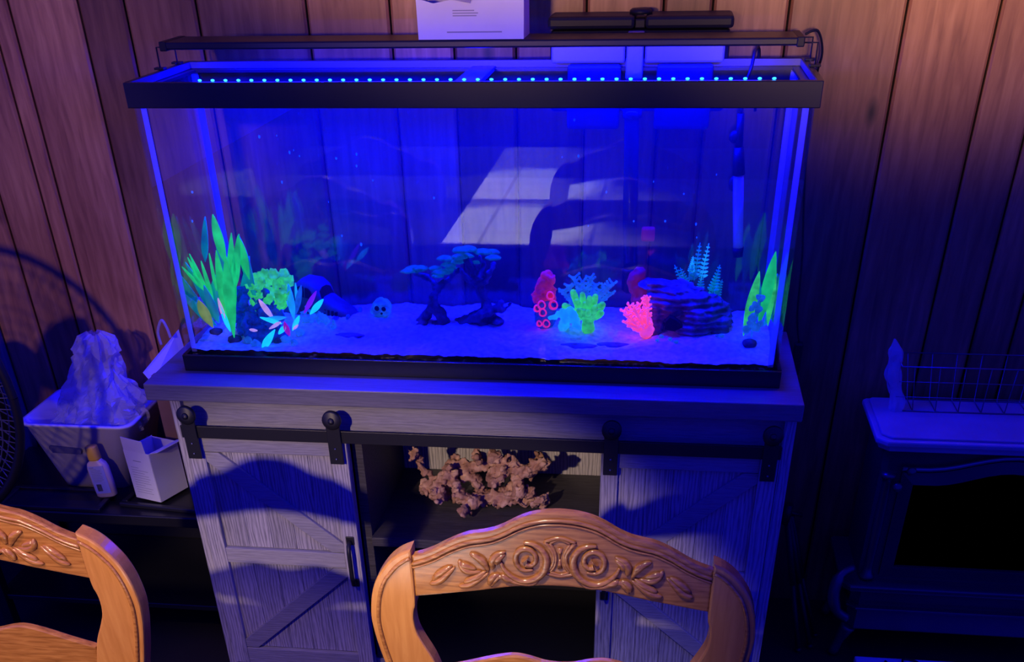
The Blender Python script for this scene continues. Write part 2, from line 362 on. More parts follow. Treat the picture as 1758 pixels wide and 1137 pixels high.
# ------------------------------------------------------------------ the setting
WY = .42
o = struct('wall_back', MB().box(-.71, 3.4, WY+.012, WY+.05, 0, 2.5), M['groove'])
seams = [-.69,-.581,-.476,-.430,-.273,-.17,-.013,.224,.40,.53,.66,.804,.957,1.054,1.202,1.426,1.60,1.704,1.79,1.96,2.10,2.27,2.40,2.58,2.75,2.9,3.1,3.25,3.4]
for a, b_ in zip(seams, seams[1:]):
    p = MB(); g = .0022; x0, x1 = a+g, b_-g; c = .005
    p.prism([(x0, WY+.014), (x0, WY+c), (x0+c, WY), (x1-c, WY), (x1, WY+c), (x1, WY+.014)], 0, 2.5, 'xy')
    obj('plank', p, M['plank'], o)
struct('trim_1', MB().box(-.725, -.69, WY-.02, WY+.03, 0, 2.5, .004), mat('casing_grey', (.13,.13,.13), .6, .3))
struct('door_1', MB().box(-4.5, -.725, WY+.12, WY+.15, 0, 2.6).box(-.735, -.722, WY+.02, WY+.13, 0, 2.5), M['groove'])  # near-black panel standing in for the unlit space beyond the casing
struct('floor', MB().box(-2.5, 3.4, -9, WY+.14, -.05, 0), M['floor'])
# pale tiled dining table below the frame: seen only mirrored in the front glass
dt_ = thing('dining_table', 'pale tile topped dining table on the viewer side of the two chairs', 'table', (.45, -1.56, 0))
TZ = .735
obj('table_top', MB().box(-.60, 1.50, -2.02, -1.09, TZ-.03, TZ-.003, .004), mat('table_wood', (.012,.008,.006), .8, .05), dt_)
obj('tile_surface', MB().box(.34, 1.47, -1.99, -1.105, TZ-.003, TZ), M['tile'], dt_)
for x_ in (-.52, 1.42):
    for y_ in (-1.94, -1.17): obj('leg', MB().lathe([(0,0),(.022,0),(.028,.1),(.02,.2),(.032,.45),(.035,TZ-.03),(0,TZ-.03)], (x_, y_, 0), 14), M['groove'], dt_)
# ------------------------------------------------------------------ cabinet
cab = thing('aquarium_cabinet', 'grey washed wood cabinet with two sliding barn doors holding up the fish tank', 'cabinet', (.62, .13, 0))
FY = -.06
obj('cabinet_top', MB().box(-.066, 1.276, -.085, .335, T-.036, T, .003), M['cabtop'], cab)
obj('side_panel', MB().box(-.028, -.006, FY, .33, .0, T-.036), M['cab'], cab)
obj('side_panel', MB().box(1.248, 1.270, FY, .33, .0, T-.036), M['cab'], cab)
obj('header_rail', MB().box(-.006, 1.248, FY+.014, FY+.034, .655, T-.036, .001), M['cabx'], cab)
obj('bottom_rail', MB().box(-.006, 1.248, FY+.014, FY+.034, .0, .055, .001), M['cabx'], cab)
obj('partition', MB().box(.352, .374, FY+.02, .31, .04, .66), M['cabdark'], cab)
obj('partition', MB().box(.890, .912, FY+.02, .31, .04, .66), M['cabdark'], cab)
obj('back_panel', MB().box(-.006, 1.248, .312, .320, .39, T-.036), M['cab'], cab)
obj('lower_back_panel', MB().box(-.006, 1.248, .312, .320, .03, .389), M['blackp'], cab)  # lower part of the back coloured black for the shade under the shelf
obj('shelf', MB().box(.374, .890, FY+.012, .311, .378, .400, .001), M['cabdark'], cab)
obj('shelf', MB().box(.374, .890, FY+.012, .311, .040, .060, .001), M['blackp'], cab)  # black here too, in place of the shade at the bottom
obj('door_track', MB().box(-.004, 1.246, -.088, -.083, .645, .672, .001), M['iron'], cab)
def door(x0, x1, flip):
    y = FY-.006
    d = obj('door', MB().box(x0, x1, y, y+.012, .045, .648), M['cab'], cab)
    sw = .036 if flip == 0 else .036
    st = []
    # plank face boards
    nb = 5; xa, xb = x0+sw, x1-sw
    for (z0, z1) in ((.092, .332), (.374, .608)):
        for i in range(nb):
            a = xa+(xb-xa)*i/nb; c = xa+(xb-xa)*(i+1)/nb
            obj('board', MB().box(a+.0006, c-.0006, y-.003, y+.001, z0, z1), M['cab'], d)
    for (a, c) in ((x0, x0+sw), (x1-sw, x1)): obj('stile', MB().box(a, c, y-.014, y, .045, .648, .0015), M['cab'], d)
    for (a, c) in ((.045, .090), (.334, .372), (.610, .648)): obj('rail', MB().box(xa, xb, y-.013, y, a, c, .0015), M['cabx'], d)
    w = .040
    def brace(p0, p1):
        (ax, az), (bx, bz) = p0, p1; L = math.hypot(bx-ax, bz-az); ux, uz = (bx-ax)/L, (bz-az)/L; nx, nz_ = -uz, ux
        ln = []
        # clip the strip to the panel opening by giving it mitred ends
        h = w/2
        dx = h/abs(uz) if abs(uz) > .01 else 0
        poly = [(ax, az), (ax+math.copysign(w*.75, bx-ax), az), (bx, bz+math.copysign(w*.55, az-bz)), (bx, bz), (bx-math.copysign(w*.75, bx-ax), bz), (ax, az+math.copysign(w*.55, bz-az))]
        obj('diagonal_brace', MB().prism(poly, y-.0115, y-.0025, 'xz', .0012), M['cabx'], d)
    if flip == 0:
        brace((xa, .608), (xb, .374)); brace((xb, .332), (xa, .092))
    else:
        brace((xb, .608), (xa, .374)); brace((xa, .332), (xb, .092))
    hx = x1-sw/2 if flip == 0 else x0+sw/2
    hd = MB(); hd.tube([(hx, y-.014, .408), (hx, y-.032, .404), (hx, y-.036, .385), (hx, y-.036, .325), (hx, y-.032, .304), (hx, y-.014, .300)], .005, 8)
    hd.box(hx-.009, hx+.009, y-.018, y-.014, .399, .419, .001).box(hx-.009, hx+.009, y-.018, y-.014, .289, .309, .001)
    obj('handle', hd, M['iron'], d)
    for cx in (x0+.020, x1-.020):
        h = MB(); h.box(cx-.0145, cx+.0145, -.094, -.089, .600, .700, .001)
        h.lathe([(.0, -.098), (.018, -.098), (.020, -.096), (.020, -.089), (.012, -.088), (0, -.088)], (cx, 0, .698), 20, 'y')
        h.lathe([(0, -.102), (.006, -.102), (.007, -.098), (0, -.098)], (cx, 0, .698), 12, 'y')
        obj('hanger', h, M['iron'], d)
        bt = MB()
        for z in (.612, .635): bt.lathe([(0, -.0958), (.002, -.0958), (.0026, -.094), (0, -.094)], (cx, 0, z), 8, 'y')
        obj('bolt', bt, M['wire'], d)
door(-.002, .352, 0); door(.888, 1.244, 1)
# ------------------------------------------------------------------ tank
W, D, H = 1.23, .294, .533
GT = .008
tank = thing('aquarium', 'long rectangular glass fish tank with black rims glowing blue on the cabinet', 'aquarium', (W/2, D/2, T))
r = MB(); z0, z1 = T+H-.041, T+H
r.box(-.004, W+.004, -.006, .004, z0, z1, .0015).box(-.004, W+.004, D-.004, D+.006, z0, z1, .0015)
r.box(-.004, .006, .004, D-.004, z0, z1).box(W-.006, W+.004, .004, D-.004, z0, z1)
r.box(.006, W-.006, .004, .020, T+H-.018, T+H-.013).box(.006, W-.006, D-.020, D-.004, T+H-.018, T+H-.013)
r.box(.006, .022, .02, D-.02, T+H-.018, T+H-.013).box(W-.022, W-.006, .02, D-.02, T+H-.018, T+H-.013)
obj('top_rim', r, M['rim'], tank)
inner = MB()
inner.box(.013, W-.013, D-.0037, D-.0015, T+H-.040, T+H-.019).box(.006, W-.006, D-.0055, D-.0038, T+H-.012, T+H-.001).box(.006, .0075, .005, D-.006, T+H-.012, T+H-.001).box(W-.0075, W-.006, .005, D-.006, T+H-.012, T+H-.001)
obj('rim_lining', inner, M['rimlit'], tank)  # grey faces added over the black rim so it reads as lit
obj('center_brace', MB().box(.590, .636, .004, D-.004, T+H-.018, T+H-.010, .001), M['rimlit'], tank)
r = MB(); r.box(-.004, W+.004, -.006, .002, T, T+.034, .0015).box(-.004, W+.004, D-.002, D+.006, T, T+.034, .0015).box(-.004, .004, .002, D-.002, T, T+.034).box(W-.004, W+.004, .002, D-.002, T, T+.034).box(0, W, 0, D, T, T+.004)
obj('bottom_rim', r, M['rim'], tank)
# panes: single clear sheets with real thickness shown by their green-blue edges
obj('glass_pane', MB().box(.004, W-.004, .003, .003+GT, T+.005, T+H-.019), M['glass'], tank)
obj('glass_pane', MB().box(.004, W-.004, D-.003-GT, D-.003, T+.005, T+H-.019), M['glass'], tank)
obj('glass_pane', MB().box(.004, .004+GT, .0112, D-.0112, T+.005, T+H-.019), M['glass'], tank)
obj('glass_pane', MB().box(W-.004-GT, W-.004, .0112, D-.0112, T+.005, T+H-.019), M['glass'], tank)
for (x, y, sx, sy) in ((.0125, .0115, 1, 1), (W-.0125, .0115, -1, 1), (.0125, D-.0115, 1, -1), (W-.0125, D-.0115, -1, -1)):
    obj('silicone_seam', MB().prism([(x, y), (x+sx*.011, y), (x+sx*.004, y+sy*.004), (x, y+sy*.009)], T+.036, T+H-.019, 'xy'), M['silicone'], tank)
# sand
def sand_z(x, y):
    return T+.040+.09*y+.017*noise.noise(Vector((x*6, y*9, 1)))*(min(1, y/.06))+.004*noise.noise(Vector((x*25, y*25, 3))) + .003*noise.noise(Vector((x*80, y*80, 3)))
s = MB(); nx, ny = 240, 56; x0, x1, y0, y1 = .0125, W-.0125, .0117, D-.0117
vsn_ = [(x0+(x1-x0)*i/nx, y0+(y1-y0)*j/ny, sand_z(x0+(x1-x0)*i/nx, y0+(y1-y0)*j/ny)) for i in range(nx+1) for j in range(ny+1)]
fs = [(i*(ny+1)+j, (i+1)*(ny+1)+j, (i+1)*(ny+1)+j+1, i*(ny+1)+j+1) for i in range(nx) for j in range(ny)]
s.add(vsn_, fs, True)
so = obj('sand_bed', s, M['sand']); tag(so, 'bright blue lit sand bed sloping up towards the back of the fish tank', 'sand', kind='stuff')
# layer of mixed gravel pressed against the front pane below the sand line
s = MB(); vs_ = []
for i in range(nx+1):
    x = x0+(x1-x0)*i/nx
    vs_ += [(x, .0115, T+.006), (x, .0115, sand_z(x, .0117)-.004-.012*abs(noise.noise(Vector((x*11, 0, 9))))-.006*abs(noise.noise(Vector((x*60, 0, 5))))-.004*abs(noise.noise(Vector((x*190, 0, 2)))))]
s.add(vs_, [(2*i, 2*i+2, 2*i+3, 2*i+1) for i in range(nx)])
go = obj('gravel_layer', s, M['gravel']); tag(go, 'dark gravel layer pressed against the front glass under the sand', 'gravel', kind='stuff')
s = MB(); s.box(.0126, W-.0126, .0118, D-.0118, T+.03, T+H-.043)
wo = obj('aquarium_water', s, M['water']); tag(wo, 'clear blue lit water filling the fish tank', 'water', kind='stuff')
# specks on the glass
s = MB()
for (px, py) in [(445,235),(475,233),(497,262),(504,258),(514,268),(577,272),(612,265),(612,285),(564,347),(587,405),(484,313),(330,380),(965,270),(993,268),(986,206),(1174,333),(1142,380),(1195,385),(1041,330),(1088,380),(1230,300),(330,330),(640,310),(745,340),(620,420),(1122,312),(1196,408),(1010,388)]:
    c = at(px, py, y=random.choice((.014, .05, .15, .27))); s.ball(c, random.uniform(.0009, .0022), 8, (1, .6, random.uniform(1, 2)))
tag(obj('bubbles', s, M['bubble']), 'tiny glowing blue specks drifting in the tank water', 'bubbles', kind='stuff')
# ------------------------------------------------------------------ light fixture, dots for its reflection
fx = thing('light_bar', 'long thin black light bar raised on wire legs above the tank rim', 'light', (.6, .21, T+H))
fz = 1.326
p = MB(); p.box(.012, 1.206, .160, .262, fz, fz+.013, .003)
obj('housing', p, M['fixture'], fx)
obj('end_cap', MB().box(.006, .020, .158, .264, fz-.002, fz+.014, .002), M['blackp'], fx)
obj('end_cap', MB().box(1.198, 1.212, .158, .264, fz-.002, fz+.014, .002), M['blackp'], fx)
for (xe, s_) in ((.012, -1), (1.206, 1)):
    xr = -.004 if s_ < 0 else 1.236
    w_ = MB(); w2 = MB()
    w_.tube([(xe, .168, fz+.004), (xr, .168, fz+.004), (xr, .168, T+H+.001), (xr, .180, T+H+.0015)], .0016, 6)
    w2.tube([(xe, .254, fz+.004), (xr, .254, fz+.004), (xr, .254, T+H+.001), (xr, .242, T+H+.0015)], .0016, 6)
    w_.box(xr-.010, xr+.010, .160, .176, T+H, T+H+.004, .001); w2.box(xr-.010, xr+.010, .246, .262, T+H, T+H+.004, .001)
    obj('wire_leg', w2, M['blackp'], fx)
    obj('wire_leg', w_, M['blackp'], fx)
st = thing('led_strip', 'thin strip of bright cyan blue diodes along the inside of the front rim', 'light strip', (.63, .009, T+H-.004))  # glowing dots modelled in place of the light bar's reflection
obj('strip', MB().box(.125, 1.165, .0045, .0115, T+H-.012, T+H-.001), M['blackp'], st)  # backing bar added to carry the reflected dots
ledm = MB().ball((0,0,0), .0024, 8, (1.5, .8, .8)).mesh('led'); ledm.materials.append(M['led'])
for i in range(43):
    l = bpy.data.objects.new('led', ledm); C.objects.link(l); l.parent = st
    l.location = Vector((.137+i*(1.153-.137)/42, .009, T+H+.0015)) - st.location
# ------------------------------------------------------------------ filter, intake, heater
fl = thing('hang_on_filter', 'black hang on back filter box clipped over the rear rim', 'filter', (.91, .33, T+H))
p = MB(); p.box(.742, 1.088, .305, .395, 1.20, 1.340, .008)
obj('filter_body', p, M['blackp'], fl)
p = MB(); p.box(.738, .905, .298, .400, 1.341, 1.362, .006); p.box(.925, 1.092, .298, .400, 1.341, 1.362, .006); p.box(.905, .925, .310, .395, 1.341, 1.356, .002)
obj('filter_lid', p, M['blackp'], fl)
obj('lid_knob', MB().lathe([(0,0),(.022,0),(.022,.006),(.018,.009),(0,.009)], (.915, .345, 1.362), 20), M['blackp'], fl)
grey = mat('filter_grey', (.34,.34,.38), .4, .4)
p = MB(); p.box(.748, .890, .272, .304, 1.288, 1.334, .004); obj('spillway', p, grey, fl)
p = MB(); p.box(.928, 1.078, .272, .304, 1.288, 1.334, .004); obj('spillway', p, grey, fl)
p = MB(); p.box(.780, .884, .262, .282, 1.175, 1.287, .006); obj('outlet_chute', p, M['tube'], fl)
p = MB(); p.box(.952, 1.060, .262, .282, 1.175, 1.287, .006); obj('outlet_chute', p, M['tube'], fl)
p = MB(); p.box(.893, .925, .262, .306, 1.262, 1.338, .003); obj('motor_housing', p, grey, fl)
p = MB(); p.tube([(.909, .266, 1.262), (.909, .264, 1.20), (.915, .262, 1.0), (.922, .260, .90)], [.015, .015, .015, .015], 16)
p.tube([(.909, .266, 1.21), (.909, .266, 1.196)], .019, 16); obj('intake_tube', p, M['tube'], fl)
p = MB(); p.lathe([(0,.86),(.012,.862),(.017,.868),(.017,.900),(.019,.902),(.019,.912),(0,.912)], (.922, .26, 0), 14)
for i in range(8): p.tube([(.922+.0165*math.cos(i*PI/4), .26+.0165*math.sin(i*PI/4), .866), (.922+.0165*math.cos(i*PI/4), .26+.0165*math.sin(i*PI/4), .90)], .0015, 5)
obj('strainer', p, M['blackp'], fl)
obj('red_clip', MB().box(.940, .968, .262, .280, .965, .992, .004), M['reddark'], fl)['label'] = 'red clip on the intake tube'  # unidentified red mark by the intake, built as a block
ht = thing('aquarium_heater', 'glass tube heater hanging upright at the right end of the tank', 'heater', (1.13, .25, 1.0))
a, b_ = at(1268, 300, y=.25), at(1267, 425, y=.25)
obj('heater_tube', MB().tube([a, b_], .0105, 14), M['heat'], ht)
p = MB().tube([b_, b_+(b_-a).normalized()*.018], [.012, .010], 12); obj('end_cap', p, M['blackp'], ht)
tp = at(1272, 195, y=.25)
p = MB().tube([a, a+(a-b_).normalized()*.05], [.013, .010], 12).tube([a+(a-b_).normalized()*.05, tp], [.008, .007], 10).ball(at(1262, 235, y=.25), .012, 10, (1,.6,1)).ball(at(1260, 315, y=.262), .011, 10, (1, .6, 1.4))
obj('controller_head', p, M['blackp'], ht)
p = MB().tube(catmull([tp, tp+Vector((.004, 0, .05)), (1.13, .25, 1.285), (1.135, .27, 1.308), (1.145, .302, 1.300), (1.15, .315, 1.2)], 5), .003, 6)
obj('heater_cord', p, M['blackp'], ht)
# ------------------------------------------------------------------ torn white box on the light bar
bx = thing('torn_box', 'white cardboard box with a torn open top standing on the light bar', 'box', (.61, .20, fz+.013))
bz = fz+.0135; X0, X1, Y0, Y1 = .512, .708, .162, .255
front = [(X0, bz), (X1, bz), (X1+.001, bz+.064), (X1-.03, bz+.067), (X1-.055, bz+.071), (X1-.085, bz+.063), (X1-.10, bz+.058), (X1-.115, bz+.064), (X1-.14, bz+.060), (X1-.165, bz+.056), (X0+.012, bz+.061), (X0-.001, bz+.064)]
obj('front_panel', MB().prism(front, Y0, Y0+.002), M['paper'], bx)
side = [(Y0+.002, bz), (Y1, bz), (Y1, bz+.072), (Y0+.05, bz+.068), (Y0+.03, bz+.074), (Y0+.002, bz+.063)]
obj('side_panel', MB().prism(side, X0, X0+.002, 'yz'), M['paper'], bx); obj('side_panel', MB().prism(side, X1-.002, X1, 'yz'), M['paper'], bx)
obj('rear_panel', MB().prism([(X0, bz), (X1, bz), (X1, bz+.085), (X1-.04, bz+.078), (X1-.08, bz+.088), (X0+.05, bz+.08), (X0, bz+.088)], Y1-.002, Y1), M['paper'], bx)
p = MB()
def quad(mb, a, b, c, d, t=.0012):
    a, b, c, d = map(Vector, (a, b, c, d)); n = (b-a).cross(d-a).normalized()*t
    return mb.add([a, b, c, d, a+n, b+n, c+n, d+n], [(0,1,2,3),(7,6,5,4),(0,4,5,1),(1,5,6,2),(2,6,7,3),(3,7,4,0)])
quad(p, (X0+.02, Y0+.003, bz+.060), (X0+.055, Y0-.004, bz+.062), (X0+.06, Y0+.03, bz+.083), (X0+.015, Y0+.03, bz+.088))
quad(p, (X0+.06, Y0+.0, bz+.062), (X0+.10, Y0-.006, bz+.056), (X0+.105, Y0+.02, bz+.078), (X0+.065, Y0+.03, bz+.085))
quad(p, (X0+.11, Y0+.01, bz+.068), (X0+.16, Y0+.004, bz+.070), (X0+.165, Y0+.04, bz+.085), (X0+.11, Y0+.05, bz+.080))
obj('torn_flap', p, noise_mat('torn_card', [(.3,(.32,.28,.27)),(.7,(.5,.46,.46))], ns=20, rough=.8), bx)
p = MB()
for i in range(3): p.box(X0+.066, X0+.066+(.040, .047, .044)[i], Y0-.0005, Y0, bz+.044-i*.004, bz+.0455-i*.004)
p.box(X0+.054, X0+.156, Y0-.0006, Y0, bz+.0105, bz+.0125)
obj('printed_lines', p, M['print'], bx)
# ------------------------------------------------------------------ power cord on the right
p = MB(); p.tube(catmull([(1.222, .262, 1.334), (1.245, .27, 1.338), (1.262, .30, 1.30), (1.262, .345, 1.24), at(1382, 300, y=.36), at(1377, 440, y=.38), at(1369, 540, y=.39), at(1372, 590, y=.39)], 6), .0024, 6)
cr = obj('power_cord', p, M['blackp']); tag(cr, 'thin black power cord hanging down the wall right of the tank', 'cord')
a = at(1372, 588, y=.39)
obj('inline_switch', MB().box(a.x-.010, a.x+.010, .38, .40, a.z-.075, a.z, .004), M['blackp'], cr)
# ------------------------------------------------------------------ tank ornaments
def sp(px, py, lift=0):
    """point on the sloping sand seen at a pixel"""
    d = _R*((px-PPX)/F_PX) + _D*((py-PPY)/F_PX) + _f
    t = (T+.040+.09*CAM.y-CAM.z)/(d.z-.09*d.y); p = CAM+d*t
    p.y = min(max(p.y, .03), D-.04); p.z = sand_z(p.x, p.y)+lift; return p
def leaf_mb(a, b, w, bend=0, fold=.3, teeth=0, n=10, face=(0, -1, 0), wp=.35):
    """folded tapering blade from a to b, broadest at wp of its length"""
    a, b = Vector(a), Vector(b); ax = (b-a); L = ax.length; t = ax.normalized(); nf = Vector(face); sd = t.cross(nf).normalized(); up = sd.cross(t)
    vs = []; 
    for i in range(n+1):
        k = i/n; c = a + ax*k + up*(bend*L*math.sin(PI*k*.5)**2) 
        ww = w*(math.sin(PI*min(1, (k/wp)*.5)) if k < wp else math.cos(PI*.5*(k-wp)/(1-wp))**.8)*.5 + .0008
        if teeth and i % 2: ww *= 1-teeth
        vs += [c-sd*ww+up*fold*ww, c+up*.0, c+sd*ww+up*fold*ww]
    vs2 = [v - up*.0012 for v in vs]
    m_ = 3*(n+1); fs = []
    for i in range(n):
        for j in (0, 1):
            q = (i*3+j, i*3+j+1, i*3+j+4, i*3+j+3); fs += [q, tuple(x+m_ for x in q[::-1])]
        fs += [(i*3, i*3+3, i*3+3+m_, i*3+m_), (i*3+2, i*3+2+m_, i*3+5+m_, i*3+5)]
    fs += [(0, m_, m_+1, 1), (1, m_+1, m_+2, 2), (3*n, 3*n+1, 3*n+1+m_, 3*n+m_), (3*n+1, 3*n+2, 3*n+2+m_, 3*n+1+m_)]
    return MB().add(vs2 + [] if False else vs+vs2, fs, True)
def plant(name, label, cat, base, leaves, y=None, group=None, foot=None):
    """leaves: (tip px, tip py, base px, base py, width, material, kwargs)"""
    t = thing(name, label, cat, base, group)
    ft = MB().lathe([(0, -.004), (.016, -.004), (.014, .004), (.005, .008), (0, .008)], base, 12)
    obj('base', ft, foot or M['bark'], t)
    for l in leaves:
        (tx, ty, bx_, by_, w, mt), kw = l[:6], (l[6] if len(l) > 6 else {})
        yy = kw.pop('y', base[1]) if kw else base[1]; yt = kw.pop('yt', yy) if kw else yy
        nm = kw.pop('name', 'leaf') if kw else 'leaf'
        a = at(bx_, by_, y=yy); b2 = at(tx, ty, y=yt)
        obj(nm, leaf_mb(a, b2, w, **kw), mt, t)
    return t
# left: big green plant
b0 = sp(400, 585); b0.y = .06
plant('tall_leaf_plant', 'tall bright green plastic plant with broad blades at the left end of the tank', 'plastic plant', Vector((.085, .075, sand_z(.085, .075))), [
 (388, 440, 402, 580, .024, M['green'], dict(y=.055, wp=.55)), (397, 400, 398, 560, .022, M['green'], dict(y=.09)), (410, 402, 402, 500, .017, M['green'], dict(y=.09)),
 (409, 403, 440, 520, .020, M['teal'], dict(y=.10, wp=.6)), (408, 405, 428, 480, .020, M['green'], dict(y=.095, wp=.6)), (371, 430, 392, 560, .018, M['green'], dict(y=.075, wp=.5)), (428, 440, 412, 560, .020, M['teal'], dict(y=.12))])
plant('spiky_leaf_plant', 'green spiky fan shaped plastic plant against the left glass', 'plastic plant', Vector((.035, .10, sand_z(.035, .10))), [
 (365, 368, 388, 455, .020, M['green'], dict(y=.15, wp=.5)), (368, 372, 392, 520, .013, M['teal'], dict(y=.16, wp=.5)), (352, 372, 352, 450, .014, M['teal'], dict(y=.17)),
 (312, 458, 352, 500, .007, M['green'], dict(y=.09)), (322, 442, 355, 505, .008, M['green'], dict(y=.095)), (325, 436, 360, 510, .008, M['green'], dict(y=.09)), (345, 448, 366, 515, .008, M['green'], dict(y=.09)),
 (359, 435, 372, 500, .006, M['green'], dict(y=.09)), (331, 470, 358, 505, .008, M['green'], dict(y=.085)),
 (372, 470, 364, 545, .024, M['teal'], dict(y=.10)), (300, 462, 362, 560, .024, M['teal2'], dict(y=.11)), (308, 500, 372, 560, .020, M['teal'], dict(y=.085)), (350, 490, 376, 555, .020, M['teal'], dict(y=.08)), (318, 450, 372, 545, .016, M['teal'], dict(y=.10)),
 (340, 515, 366, 563, .022, M['olive'], dict(y=.07, wp=.55)), (374, 512, 386, 548, .008, M['pinkw'], dict(y=.07)), (376, 522, 396, 570, .009, M['cyan'], dict(y=.07))])
# ruffled lime coral
def disc(mb, c, r, tilt, th=.0016, ruf=.25, seed=0):
    c = Vector(c); q = Vector((0,0,1)).rotation_difference(Vector(tilt).normalized()); n = 14; vs = [c]
    for k, rr in ((0, r*.55), (1, r)):
        for j in range(n):
            a = 2*PI*j/n; w = 1+.12*math.sin(3*a+seed); z = r*(.10 if k == 0 else .34)*(1+ruf*math.sin(5*a+seed)) + (r*ruf*math.sin(7*a+seed*2) if k else 0)
            vs.append(c + q @ Vector((rr*w*math.cos(a), rr*w*math.sin(a), z)))
    fs = [(0, 1+j, 1+(j+1)%n) for j in range(n)] + [(1+j, 1+n+j, 1+n+(j+1)%n, 1+(j+1)%n) for j in range(n)]
    nv = len(vs); vs += [v - q @ Vector((0,0,th)) for v in vs]
    fs += [tuple(x+nv for x in f[::-1]) for f in fs] + [(1+n+j, 1+n+(j+1)%n, 1+n+(j+1)%n+nv, 1+n+j+nv) for j in range(n)]
    mb.add(vs, fs, True)
t = thing('ruffled_coral', 'lime green ruffled lettuce coral ornament left of the toy car wreck', 'coral ornament', Vector((.135, .13, T+.05)))
p = MB().tube([(.13, .135, T+.045), (.135, .13, T+.085), (.14, .125, T+.11)], [.03, .02, .026], 12); obj('stalk', organic(p, .003, .004, .02), M['lime'], t)
for i, (px, py) in enumerate([(438,478),(455,474),(470,473),(487,472),(494,484),(433,492),(446,490),(462,488),(478,488),(490,500),(440,505),(455,503),(470,505),(484,512),(448,516),(476,520),(486,524),(462,516)]):
    p = MB(); c = at(px, py, y=.125+.025*math.cos(i*1.7)-.02*(py-470)/50); disc(p, c, random.uniform(.011, .016), (random.uniform(-.4,.4), -.75+random.uniform(-.3,.3), 1), seed=i)
    obj('frill', p, M['lime'], t)
# blue mound of lumps
p = MB(); rr = random.Random(4)
for i in range(60):
    px, py = rr.uniform(402, 480), rr.uniform(492, 560)
    if (px-430)**2/50**2+(py-545)**2/55**2 > 1: continue
    p.ball(at(px, py, y=.13-.05*(py-490)/70+rr.uniform(-.01,.01)), rr.uniform(.007,.013), 8, (1,1,.8))
p.ball((.12, .12, T+.055), .045, 12, (1, .8, .9)); p.ball((.15, .09, T+.045), .04, 12, (1.2, .7, .6))
t = obj('lumpy_blue_coral', organic(p, .003, .006, .012), M['bluemound']); tag(t, 'dark blue lumpy coral mound below the lime ruffled coral', 'coral ornament')
# colourful strap-leaf plant
plant('multicolour_leaf_plant', 'small plastic plant with cyan, pink and purple strap leaves in front', 'plastic plant', Vector((.185, .075, sand_z(.185, .075))), [
 (555, 514, 532, 540, .011, M['cyan'], dict(y=.09, wp=.5)), (543, 500, 522, 538, .009, M['purple'], dict(y=.10, wp=.5)), (495, 488, 505, 550, .014, M['aqua'], dict(y=.085, wp=.5)), (507, 486, 510, 520, .005, M['aqua'], dict(y=.11)), (517, 490, 508, 540, .011, M['bluec'], dict(y=.10, wp=.5)),
 (450, 600, 472, 566, .014, M['cyan'], dict(y=.035, yt=.03, wp=.6)), (446, 545, 484, 556, .008, M['cyan'], dict(y=.06)), (452, 549, 492, 545, .009, M['aqua'], dict(y=.065, wp=.5)), (444, 514, 470, 548, .011, M['pinkw'], dict(y=.07, wp=.5)), (428, 566, 442, 568, .005, M['pinkw'], dict(y=.055, wp=.5)),
 (497, 577, 488, 552, .011, M['magenta'], dict(y=.05, wp=.5)), (462, 565, 482, 553, .006, M['pinkw'], dict(y=.055)), (514, 542, 502, 568, .009, M['cyan'], dict(y=.06, wp=.5)), (512, 558, 503, 566, .004, M['pinkw'], dict(y=.055, wp=.5)), (478, 574, 490, 560, .009, M['cyan'], dict(y=.05))])
p = MB()
for (px, py) in [(430,580),(450,575),(470,580),(490,582),(515,575),(530,560),(540,555),(555,556),(565,560),(523,548),(440,590),(505,590),(550,545)]:
    p.ball(sp(px, py, .004), rr.uniform(.007, .013), 8, (1.1, .8, .8))
for (px, py) in [(533,548),(548,552),(560,556),(572,560),(525,540)]:
    a = sp(px, py+8); p.tube([a, a+Vector((.004, 0, .012)), a+Vector((.001, 0, .02))], [.005, .004, .003], 6)
t = obj('low_blue_coral', organic(p, .0028, .006, .012), M['bluec']); tag(t, 'pale blue knobbly coral rubble around the colourful strap leaf plant', 'coral ornament')
# car wreck
t = thing('toy_car_wreck', 'sunken rusty old toy car ornament with a rounded cab and long bonnet', 'car ornament', Vector((.27, .19, T+.055)))
def loft(secs, n=14):
    """secs: (x, y centre, z base, half width, height, squareness) cross sections along x"""
    vs = []
    for (x, yc, zb, hw, h, sq) in secs:
        for j in range(n):
            a = 2*PI*j/n; cx, sx = math.cos(a), math.sin(a); e = sq
            vs.append((x, yc+hw*math.copysign(abs(cx)**e, cx), zb+h*.5+h*.5*math.copysign(abs(sx)**e, sx)))
    k = len(secs); return MB().add(vs, [(i*n+j, i*n+(j+1)%n, (i+1)*n+(j+1)%n, (i+1)*n+j) for i in range(k-1) for j in range(n)] + [tuple(range(n))[::-1], tuple((k-1)*n+j for j in range(n))], True)
zs = T+.048
